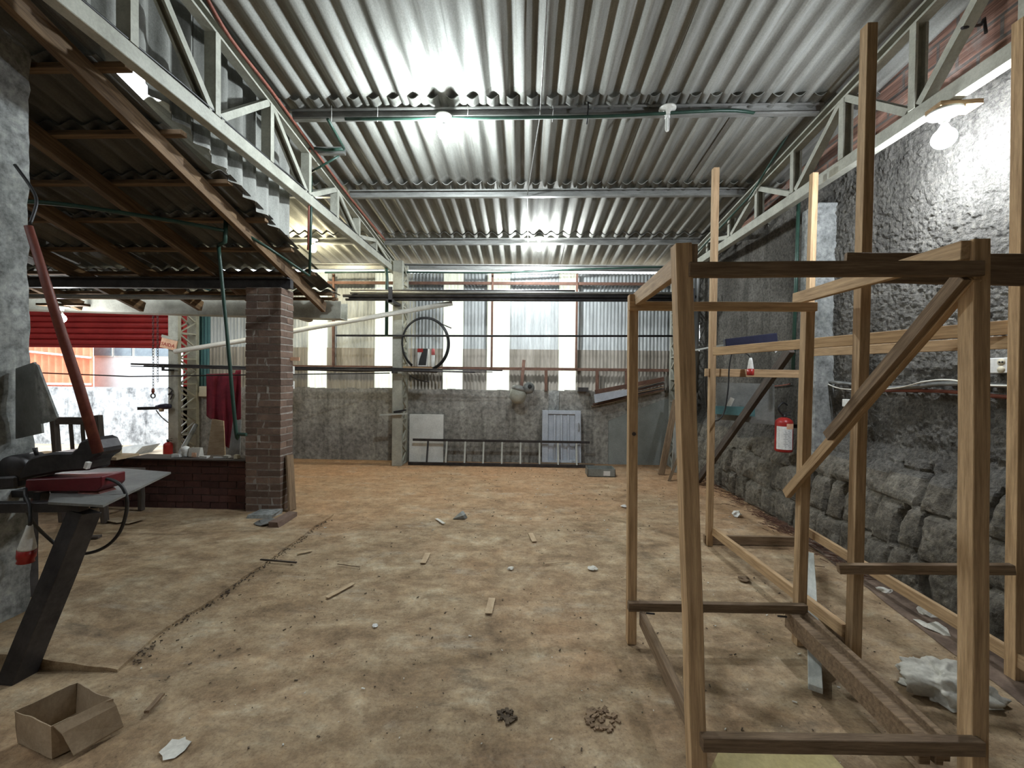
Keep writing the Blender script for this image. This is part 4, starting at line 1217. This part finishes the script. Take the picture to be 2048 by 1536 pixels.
chain(306, 492, 776, 6.61, 'dark hoist chain with a ring hook in the shutter opening')
chain(315, 492, 764, 6.61, 'shorter hoist chain just left of the left lattice column', False)
p = P(337, 775, Y=6.95)
tag(MB().tube(bez([p, p + V((.06, 0, -.05)), p + V((.0, 0, -.12)), p + V((.07, 0, -.10)), p + V((.03, 0, -.2))], 5), .012, 6).out('metal_hook', M_dark), 'small dark hook hanging above the hand tool on the left lattice column', 'hook')
c = P(325, 818, Y=6.95)
t = thing('power_tool', 'dark long bladed hand tool fixed to the left lattice column', 'power tool', c)
MB().bar(P(276, 817, Y=6.9), P(318, 816, Y=6.9), .03, .05).out('bar', M_dark, t)
MB().lathe([(0, -.13), (.03, -.12), (.045, -.04), (.05, .05), (.035, .12), (0, .13)], P(327, 813, Y=6.9), (1, 0, .05), 14).out('motor_body', M_blue, t)
MB().lathe([(0, 0), (.03, 0), (.04, .05), (0, .05)], P(323, 823, Y=6.9), (0, 0, 1), 10).out('gear_head', M_ply, t)
MB().tube(bez([P(312, 820, Y=6.9), P(322, 833, Y=6.9), P(336, 845, Y=6.9)], 4), .008, 6).out('cord', M_black, t)
t = extinguisher(V((P(336, 921, Y=6.90).x, 6.90, .0)), .066, .36, 'small red fire extinguisher standing behind the brick half wall', False)
c = P(407, 783, Y=7.42)
t = thing('fuse_box', 'yellowish plastic fuse box on the wall left of the maroon cloth', 'box', c)
MB().box((c.x - .07, 7.40, c.z - .09), (c.x + .08, 7.5, c.z + .09)).out('housing', M_beige, t, bevel=.006)
MB().box((c.x - .15, 7.43, c.z - .09), (c.x - .075, 7.5, c.z - .02)).out('side_box', M_beige, t)
for py, lab in ((740, 'upper small white switch box on the right side of the pillar'), (770, 'lower small white switch box on the right side of the pillar')):
    c = P(580, py, Y=4.86)
    tag(MB().box((c.x - .035, 4.80, c.z - .045), (c.x + .035, 4.90, c.z + .045)).out('switch_box', M_plastic, bevel=.003), lab, 'switch')
c = P(583, 826, Y=4.86)
tag(beam('cable_duct', P(583, 782, Y=4.86), P(583, 874, Y=4.86), .02, .02, M_black), 'black cable duct under the switch boxes on the pillar', 'duct')
c = P(592, 718, Y=4.75)
tag(MB().box((-2.665, 4.74, c.z - .02), (c.x + .04, 4.76, c.z + .02)).out('notice_plate', M_sign), 'tiny orange plate beside the pillar above the switches', 'plate')
# maroon cloth over the rods
cols = []
nC = 40
mb = MB(); vs = []
xs_ = [413 + 69 * i / nC for i in range(nC + 1)]
def bot_(x):
    pts = [(413, 832), (421, 838), (444, 845), (446, 890), (460, 897), (468, 886), (472, 842), (482, 838)]
    for (a, b), (c, d) in zip(pts, pts[1:]):
        if x <= c: return b + (d - b) * (x - a) / (c - a)
    return pts[-1][1]
for j in range(15):
    for i, x in enumerate(xs_):
        y0_ = 748 - (6 if x > 470 else 0) + (x - 413) * -.03; py = y0_ + (bot_(x) - y0_) * j / 14
        yy = 6.80 + .03 * math.sin(x * .32 + j * .05) * (.3 + j / 14) + .02 * math.sin(x * .13 + j * .4)
        vs.append(P(x, py, Y=yy))
mb.add(vs, [(j * (nC + 1) + i, j * (nC + 1) + i + 1, (j + 1) * (nC + 1) + i + 1, (j + 1) * (nC + 1) + i) for j in range(14) for i in range(nC)], True)
o = mb.out('maroon_cloth', M_maroon); sm = o.modifiers.new('solid', 'SOLIDIFY'); sm.thickness = .006
tag(o, 'maroon cloth hanging over the rods left of the brick pillar', 'cloth')
tag(MB().prism([V((P(408, 924, Y=5.0).x, 4.95, .0)), V((P(460, 920, Y=5.0).x, 4.95, .0)), P(447, 842, Y=5.25), P(424, 838, Y=5.25)], (0, .012, 0)).out('plywood_sheet', M_ply), 'plywood sheet leaning behind the half wall under the maroon cloth', 'board')
tag(MB().prism([V((P(452, 924, Y=5.3).x, 5.25, .0)), V((P(482, 924, Y=5.3).x, 5.25, .0)), P(482, 840, Y=5.5), P(466, 840, Y=5.5)], (0, .012, 0)).out('metal_sheet', M_sheetgrey), 'grey sheet leaning behind the plywood under the maroon cloth', 'sheet')
tag(MB().tube([P(345, 935, Y=6.3), P(392, 850, Y=7.0)], .035, 8).out('leaning_tube', M_sheetgrey), 'grey tube leaning on the left lattice column', 'tube')
# bric-a-brac on the half wall
HZ = .562
def on(px, y): return V((P(px, 920, Y=y).x, y, HZ))
c = on(371, 4.68)
t = thing('tin_lid_bulb', 'white round bulb standing upright on the half wall', 'bulb', c)
MB().lathe([(0, 0), (.025, 0), (.022, .03), (.03, .05), (.042, .08), (.036, .11), (0, .125)], c, n=16).out('glass', M_plastic, t)
MB().lathe([(0, 0), (.028, 0), (.028, .012), (.026, .012)], c, n=16).out('screw_base', M_galv, t)
c = on(393, 4.70)
t = thing('torn_bag', 'torn white paper bag with orange print on the half wall', 'bag', c)
mb = MB().box((c.x - .055, c.y - .03, c.z), (c.x + .055, c.y + .03, c.z + .10), jit=.015); mb.out('bag', M_paper, t)
MB().box((c.x - .02, c.y - .045, c.z), (c.x + .03, c.y - .038, c.z + .05), jit=.004).out('print', M_sign, t)
for px, y, s_, m_, lab, cat in ((355, 4.66, (.09, .06, .035), M_plastic, 'flat white carton on the half wall left of the upright bulb', 'carton'),
                                (410, 4.64, (.08, .05, .02), M_plastic, 'flattened white wrapper on the half wall', 'wrapper'),
                                (440, 4.66, (.14, .02, .012), M_label, 'white strip lying on the half wall', 'strip'),
                                (455, 4.68, (.06, .05, .025), M_paper, 'crumpled paper lump on the half wall', 'paper'),
                                (474, 4.62, (.05, .05, .045), M_beige, 'yellowish lump beside the brick pillar on the half wall', 'lump')):
    c = on(px, y)
    mb = MB().box((c.x - s_[0] / 2, c.y - s_[1] / 2, c.z - .002), (c.x + s_[0] / 2, c.y + s_[1] / 2, c.z + s_[2]), jit=.006)
    tag(mb.out(cat.replace(' ', '_') + '_scrap', m_), lab, cat)
for px, y, r_, h_, m_, lab in ((216, 4.55, .065, .14, M_plastic, 'cloudy plastic tub on the half wall behind the saw'), (234, 4.62, .045, .10, M_beige, 'smaller cloudy jar beside the plastic tub')):
    c = V((P(px, 920, Y=y).x, y, HZ + .02))
    t = thing('plastic_tub', lab, 'tub', c)
    MB().lathe([(0, 0), (r_ * .9, 0), (r_, h_), (r_ * .92, h_), (r_ * .85, .01), (0, .01)], c, n=18).out('tub', m_, t)
    MB().lathe([(r_, h_ - .012), (r_ + .006, h_ - .01), (r_ + .006, h_), (r_, h_)], c, n=18).out('rim', m_, t)

# chair
t = thing('wooden_chair', 'dark wooden chair with a slatted back behind the saw bench', 'chair', (-4.26, 4.1, 0))
cx = P(155, 1000, Y=4.0).x; zc = .02
for sx in (-.215, .215):
    beam('leg', (cx + sx, 4.46, zc), (cx + sx, 4.46, .46), .045, .045, M_wooddark, t, up=UP)
    beam('back_post', (cx + sx, 4.06, zc), (cx + sx * 1.04, 3.99, 1.09), .045, .05, M_wooddark, t, up=UP)
MB().box((cx - .24, 4.04, .44), (cx + .24, 4.49, .475)).out('seat', M_wooddark, t, bevel=.006)
beam('top_rail', (cx - .22, 4.0, 1.03), (cx + .22, 4.0, 1.03), .03, .07, M_wooddark, t)
beam('lower_rail', (cx - .21, 4.03, .60), (cx + .21, 4.03, .60), .03, .04, M_wooddark, t)
for sx in (-.07, .05): beam('slat', (cx + sx, 4.028, .61), (cx + sx, 4.003, 1.0), .03, .018, M_wooddark, t, up=UP)
beam('stretcher', (cx - .2, 4.46, .22), (cx + .2, 4.46, .22), .02, .035, M_wooddark, t)
for sx in (-.215, .215): beam('stretcher', (cx + sx, 4.08, .25), (cx + sx, 4.45, .25), .02, .03, M_wooddark, t)

# ---------------------------------------------------------------- cut-off saw bench, front left
t = thing('saw_bench', 'steel bench with grey plate top carrying the cut off saw at the left edge', 'bench', (-2.5, 2.3, 0))
tz = .85
pl = [P(206, 1010, Z=tz), P(342, 944, Z=tz), P(240, 936, Z=tz), P(112, 938, Z=tz), P(96, 1004, Z=tz)]
MB().prism(pl, (0, 0, -.012)).out('plate', M_sheetgrey, t)
beam('frame_bar', P(-40, 1014, Y=2.12), P(168, 1012, Y=2.12), .05, .05, M_dark, t)
beam('frame_bar', P(-40, 985, Y=2.4), P(230, 990, Y=2.35), .05, .04, M_dark, t)
beam('splayed_leg', P(170, 1022, Y=2.14), P(16, 1400, Y=1.97), .10, .09, M_dark, t, up=(1, 0, .3))
beam('rear_leg', P(60, 1000, Y=2.6) + V((0, 0, -.03)), (P(60, 1000, Y=2.6).x, 2.6, .05), .05, .05, M_dark, t, up=UP)
MB().bar(P(178, 1002, Y=2.2), P(212, 1004, Y=2.2), .03, .03).bar(P(184, 1012, Y=2.2), P(206, 1010, Y=2.2), .02, .02).out('bracket', M_dark, t)
t = thing('cut_off_saw', 'black and red cut off saw with a long worn red pipe handle', 'saw', (-2.4, 2.3, tz))
q = lambda x, y, Y: P(x / 4.953, 820 + y / 4.953, Y=Y)
YS = 2.22
body = [(165, 650), (200, 590), (250, 510), (310, 468), (400, 440), (520, 420), (700, 418), (745, 385), (765, 335), (800, 305), (850, 285), (905, 275), (960, 300), (1000, 380), (1003, 440), (930, 480), (885, 520), (880, 600), (700, 610), (590, 618), (480, 640), (350, 660), (200, 700)]
o = MB().prism([q(x, y, YS) for x, y in body], (0, .13, 0)).out('arm_body', M_dark, t, bevel=.012)
MB().bar(q(-60, 715, YS + .03), q(250, 700, YS + .03), .09, .07).out('rear_housing', M_dark, t, bevel=.01)
MB().lathe([(0, -.07), (.075, -.07), (.08, -.05), (.08, .06), (.06, .08), (0, .08)], q(250, 570, YS + .07), (0, 1, 0), 20).out('motor', M_dark, t)
MB().tube([q(365, 450, YS + .06), q(345, 375, YS + .06)], [.008, .011], 8).out('lever', M_dark, t)
MB().prism([q(250, 690, YS - .03), q(1003, 660, YS - .03), q(1003, 760, YS - .03), q(955, 808, YS - .03), q(240, 806, YS - .03)], (0, .14, 0)).out('red_base', M_sawred, t, bevel=.005)
MB().prism([q(770, 808, YS - .02), q(960, 808, YS - .02), q(990, 840, YS - .02), q(800, 915, YS - .05), q(750, 880, YS - .02)], (0, .10, 0)).out('foot', M_redold, t, bevel=.004)
MB().bar(q(410, 806, YS), q(410, 890, YS), .04, .045).out('spacer', M_dark, t)
MB().bar(q(500, 842, YS + .10), q(765, 832, YS + .10), .03, .03).out('vice_screw', M_galv, t)
MB().obox(q(868, 547, YS - .03), Matrix.Rotation(math.radians(20), 3, 'Y'), (.018, .02, .036)).out('white_block', M_label, t)
MB().tube([P(57, 452, Y=2.02), P(115, 640, Y=2.08), P(160, 780, Y=2.13), P(196, 905, Y=2.18)], [.017, .021, .023, .024], 12).out('pipe_handle', M_redold, t)
pts = [q(1005, 680, YS), q(1100, 690, YS), q(1200, 750, YS), q(1255, 870, YS), q(1250, 1020, YS), q(1190, 1200, YS), q(1080, 1330, YS), q(930, 1405, YS + .02), q(760, 1425, YS + .05), q(620, 1380, YS + .12), q(480, 1270, YS + .1), q(340, 1130, YS), q(280, 1010, YS - .06), q(255, 880, YS - .08), q(250, 780, YS - .05)]
tag(MB().tube(bez(pts, 6), .0085, 8).out('power_cable', M_black), 'thick black cable in a wide loop hanging from the saw', 'cable')
c = q(270, 1360, 2.05)
t = thing('power_plug', 'white and red industrial plug hanging under the saw bench', 'plug', c)
axp = V((.12, 0, 1)).normalized()
MB().lathe([(0, .115), (.012, .112), (.016, .085), (.034, .0), (.034, -.01), (0, -.01)], c, axp, 16).out('housing', M_plastic, t)
MB().lathe([(0, -.01), (.036, -.01), (.036, -.05), (.030, -.062), (.034, -.075), (0, -.08)], c, axp, 16).out('collar', M_red, t)
MB().tube(bez([c + axp * .11, q(300, 1100, 2.05), q(290, 950, 2.08), q(250, 850, 2.1)], 5), .008, 8).out('cord', M_black, t)
# folded metal sheets hung on the concrete post
pA = [P(31, 737, Y=2.36), P(68, 724, Y=2.30), P(84, 866, Y=2.30), P(31, 878, Y=2.36)]
tag(MB().prism(pA, (0, .012, 0)).out('hanging_sheet', M_sheetgrey), 'grey metal sheet hanging flat on the concrete post at the left edge', 'sheet')
pB = [P(66, 725, Y=2.27), P(74, 730, Y=2.24), P(114, 835, Y=2.26), P(104, 842, Y=2.26), P(80, 848, Y=2.28)]
tag(MB().prism(pB, (0, .012, 0)).out('hanging_sheet', M_conc), 'paler bent sheet hanging askew over the grey one at the left edge', 'sheet')
pB = [P(6, 720, Y=2.45), P(32, 738, Y=2.36), P(32, 790, Y=2.36), P(6, 800, Y=2.45)]

# ---------------------------------------------------------------- cardboard box
zt = .135
tl = P(29, 1422, Z=zt); tb = P(154, 1364, Z=zt); tr = P(226, 1398, Z=zt); bl = P(102, 1453, Z=zt)
t = thing('cardboard_box', 'open cardboard box with a folded out flap on the floor at bottom left', 'box', ((tl.x + tr.x) / 2, (tl.y + tr.y) / 2, 0))
ins = (tl + tb + tr + bl) / 4
lowr = lambda p, k=.94: V((ins.x + (p.x - ins.x) * k, ins.y + (p.y - ins.y) * k, .002))
def wallp(a, b, name='side_wall'):
    n_ = 8; mb = MB(); vs = []
    for side in (0, 1):
        for jz in range(3):
            for i in range(n_ + 1):
                u = i / n_; top = a.lerp(b, u); bo = lowr(a).lerp(lowr(b), u); p = bo.lerp(top, jz / 2)
                p = p + V((0, 0, .006 * noise.noise(V((u * 5, a.x * 9, 2))) if jz == 2 else 0))
                dirn = (ins - p); dirn.z = 0; p = p + dirn.normalized() * (.004 * side + .006 * noise.noise(V((u * 3, jz, a.y * 7))))
                vs.append(p)
    m1 = n_ + 1; fs = []
    for side in (0, 1):
        for jz in range(2):
            for i in range(n_):
                k = side * 3 * m1 + jz * m1 + i; fs.append((k, k + 1, k + m1 + 1, k + m1))
    for i in range(n_):
        fs.append((2 * m1 + i, 2 * m1 + i + 1, 5 * m1 + i + 1, 5 * m1 + i))
    mb.add(vs, fs, False); return mb.out(name, M_card, t)
wallp(tl, tb); wallp(tb, tr); wallp(tr, bl); wallp(bl, tl)
MB().prism([lowr(p) for p in (tl, tb, tr, bl)], (0, 0, .004)).out('bottom', M_card, t)
f0 = P(107, 1454, Z=zt + .002); f1 = P(222, 1397, Z=zt + .002); f2 = P(247, 1454, Z=.012); f3 = P(147, 1512, Z=.012)
mid0 = f0.lerp(f3, .42) + V((0, 0, .018)); mid1 = f1.lerp(f2, .42) + V((0, 0, .018))
mb = MB(); up_ = V((0, 0, .004))
mb.add([f0, f1, mid1, mid0, f2, f3] + [v + up_ for v in (f0, f1, mid1, mid0, f2, f3)], [(0, 1, 2, 3), (3, 2, 4, 5), (6, 9, 8, 7), (9, 11, 10, 8), (0, 3, 9, 6), (3, 5, 11, 9), (5, 4, 10, 11), (4, 2, 8, 10), (2, 1, 7, 8), (1, 0, 6, 7)])
mb.out('flap', M_card, t)['label'] = 'long folded out flap'

# ---------------------------------------------------------------- litter
def strip(px0, py0, px1, py1, w_, m_, label, name='wood_strip', cat='wood strip', h=.004, z=.006):
    a = P(px0, py0, Z=z + h); b = P(px1, py1, Z=z + h)
    return tag(beam(name, a, b, w_, h, m_, bevel=0), label, cat)


strip(654, 1195, 707, 1166, .035, M_ply, 'long pale wood strip lying left of the middle of the floor')
strip(846, 1126, 856, 1106, .045, M_ply, 'short pale wood strip on the floor nearest the middle')
strip(977, 1227, 984, 1196, .045, M_ply, 'pale wood strip on the floor, nearest of those in the middle')
strip(1069, 1083, 1061, 1066, .045, M_ply, 'pale wood strip on the floor farthest to the back right')
strip(1090, 1127, 1139, 1123, .010, M_ply, 'thin pale stick on the floor right of the middle', 'wood_stick', 'stick')
strip(521, 1119, 593, 1125, .012, M_wooddark, 'dark thin stick beside the crack in the floor', 'wood_stick', 'stick', .01)
strip(595, 1107, 624, 1101, .03, M_ply, 'pale splintered wood chip near the dark stick', 'wood_chip', 'wood chip')
strip(873, 1037, 888, 1047, .03, M_paper, 'small pale strip beside the dark wedge on the floor')
strip(675, 1128, 720, 1134, .008, M_woodold, 'very thin brown stick left of the middle', 'wood_stick', 'stick')
strip(293, 1424, 325, 1388, .02, M_woodold, 'crooked brown stick on the floor right of the cardboard box', 'wood_stick', 'stick', .012)
strip(165, 1075, 200, 1073, .05, M_wooddark, 'short dark offcut on the slab under the chair', 'timber_offcut', 'offcut', .02, .03)
tag(MB().prism([P(905, 1038, Z=.002), P(921, 1024, Z=.06), P(926, 1031, Z=.04), P(930, 1038, Z=.002)], (.02, .05, 0)).out('stone_wedge', M_sheetgrey), 'dark wedge shaped shard standing on the floor', 'shard')
def scrap(px, py, s_, m_, label, name='paper_scrap', cat='paper scrap', hh=.5):
    c = P(px, py, Z=.0)
    bm = bmesh.new(); bmesh.ops.create_icosphere(bm, subdivisions=2, radius=1)
    sd = px * .13
    mb = MB(); vs = []
    for v in bm.verts:
        k = 1 + .7 * noise.noise(v.co * 1.8 + V((sd, 0, 0)))
        vs.append(V((c.x + v.co.x * s_ * k, c.y + v.co.y * s_ * k, max(0.001, s_ * hh * (.6 + v.co.z * k * .8)))))
    mb.add(vs, [tuple(v.index for v in f.verts) for f in bm.faces]); bm.free()
    return tag(mb.out(name, m_), label, cat)


scrap(1022, 1138, .025, M_paper, 'small twisted paper scrap in the middle of the floor')
scrap(1185, 1139, .035, M_paper, 'crumpled white paper ball left of the box frame')
scrap(750, 1253, .018, M_label, 'tiny white scrap on the bare middle floor')
scrap(1248, 1014, .035, M_label, 'white flattened scrap left of the box frame, farther back')
scrap(352, 1495, .045, M_paper, 'pale leaf shaped paper scrap at the bottom left', hh=.15)
scrap(1487, 1161, .04, M_woodold, 'crumpled dark brown wrapper inside the box frame', 'wrapper', 'wrapper')
for px, py, rr, n_, lab in ((1205, 1440, .07, 60, 'broken crumbly patch in the floor at the bottom right'), (1012, 1432, .04, 36, 'small dark crumbly hole patch in the floor at the bottom middle')):
    c = P(px, py, Z=0); mb = MB()
    for _ in range(n_):
        a = random.uniform(0, 2 * PI); d_ = rr * math.sqrt(random.random()); s_ = random.uniform(.004, .016)
        mb.obox((c.x + d_ * math.cos(a), c.y + d_ * math.sin(a), .001), Matrix.Rotation(random.uniform(0, 3), 3, 'Z') @ Matrix.Rotation(random.uniform(-.3, .3), 3, 'X'), (s_ * 1.7, s_, s_ * .7))
    tag(mb.out('rubble_patch', M_grit if n_ < 50 else M_woodold), lab, 'rubble', kind='stuff')
scrap(1473, 1032, .045, M_plastic, 'white plastic junction piece in the litter at the wall foot', 'junction_piece', 'junction piece', .9)
scrap(535, 1048, .10, M_sheetgrey, 'dark crumpled bag at the foot of the brick pillar', 'crumpled_bag', 'bag', .35)
scrap(1770, 1185, .045, M_paper, 'crumpled white tissue behind the rear rail near the wall foot')
scrap(1858, 1232, .06, M_cloth, 'torn pale plastic bit at the foot of the right wall', 'plastic_bit', 'plastic')
scrap(1885, 1262, .10, M_cloth, 'flat white sack piece at the foot of the right wall', 'sack_piece', 'sack', .15)
scrap(470, 1157, .035, M_sheetgrey, 'small greenish rag left of the floor crack', 'rag', 'rag', .2)
scrap(95, 1225, .05, M_sheetgrey, 'greenish rag on the slab near the saw leg', 'rag', 'rag', .2)
for (px, py, s_, lab) in ((235, 1040, .13, 'torn cardboard piece, left one of the two in front of the half wall'), (268, 1042, .09, 'smaller torn cardboard piece in front of the half wall')):
    c = P(px, py, Z=.03)
    mb = MB().obox(c, Matrix.Rotation(.3 + px, 3, 'Z') @ Matrix.Rotation(.12, 3, 'X'), (s_ * 1.7, s_, .006)); tag(mb.out('cardboard_piece', M_card), lab, 'cardboard')
t = tag(MB().box((P(515, 1070, Z=0).x, 4.05, 0), (P(515, 1070, Z=0).x + .10, 4.40, .06), jit=.008).out('brick', M_brick), 'loose brown brick on the floor in front of the pillar', 'brick')
tag(MB().box((-2.86, 4.30, .0), (-2.62, 4.50, .05), jit=.02).out('stone_slab', M_conc), 'flat grey stone piece between the loose brick and the pillar', 'stone')
# the white sack by the right wall
bm = bmesh.new(); bmesh.ops.create_icosphere(bm, subdivisions=5, radius=1)
c = P(1895, 1385, Z=.0); mb = MB(); vs = []
for v in bm.verts:
    f = noise.fractal(v.co * 1.7 + V((4, 1, 2)), 1.0, 2.0, 4)
    k = 1 + .45 * f + .12 * abs(noise.noise(v.co * 6))
    fx = v.co.x * .17 * k; fy = v.co.y * .12 * k; fz = max(0, .02 + v.co.z * .10 * k + .03 * v.co.x * -1)
    vs.append(V((c.x + fx, c.y + fy, fz * (1 if v.co.z > 0 else .3) + .002)))
mb.add(vs, [tuple(v.index for v in f.verts) for f in bm.faces], True); bm.free()
tag(mb.out('crumpled_sack', M_cloth), 'crumpled dirty white sack on the floor by the right wall', 'sack')
tag(MB().prism([P(1966, 1420, Z=.004), P(1985, 1398, Z=.03), P(2010, 1420, Z=.004)], (.0, .03, .003)).out('paper_shard', M_cloth), 'small pale folded shard behind the front right post', 'paper')
# dry litter along the foot of the right wall, and grit on the floor
random.seed(4)
mb = MB()
for k in range(520):
    y = random.uniform(3.2, 6.9) if k % 3 else random.gauss(4.35, .25)
    x = wall_x(y, .03) - abs(random.gauss(0, .10)) - .01
    if 4.2 < y < 4.55: x = min(x, 2.8)
    a = random.uniform(0, PI); l = random.uniform(.02, .10); z = random.uniform(.003, .035)
    mb.bar((x, y, z), (x - abs(math.cos(a)) * l, y + math.sin(a) * l, z + random.uniform(-.002, .012)), .004, .004)
o = tag(mb.out('dry_litter', M_twig), 'dry brown twigs and leaf litter along the foot of the right wall', 'litter', kind='stuff')
mb = MB()
for k in range(1300):
    x = random.uniform(-2.1, 2.45); y = random.uniform(1.6, 7.2)
    if k % 4 == 0: y = random.uniform(1.7, 3.4)
    s_ = random.choice([.002, .0025, .003, .004, .006]) * (1 if y < 4 else 1.3)
    R_ = Matrix.Rotation(random.uniform(0, 3), 3, 'Z') @ Matrix.Rotation(random.uniform(-.5, .5), 3, 'X')
    mb.obox((x, y, s_ * .4), R_, (s_ * random.uniform(1, 3.2), s_, s_ * .6), mi=0 if random.random() < .85 else 1)
o = tag(mb.out('floor_grit', [M_grit, M_paper]), 'dark crumbs and pale splinters scattered over the floor', 'grit', kind='stuff')
# crumbs along the crack
mb = MB()
for k in range(300):
    y = random.uniform(2.1, 4.3); x = -2.04 + .035 * 2 * noise.noise(V((y * 2.2, 3.1, 0))) + random.gauss(0, .02)
    s_ = random.uniform(.003, .008)
    mb.obox((x, y, s_ * .4), Matrix.Rotation(random.uniform(0, 3), 3, 'Z'), (s_ * 1.6, s_, s_ * .7))
tag(mb.out('crack_rubble', M_grit), 'line of dark crumbs along the broken slab edge', 'rubble', kind='stuff')
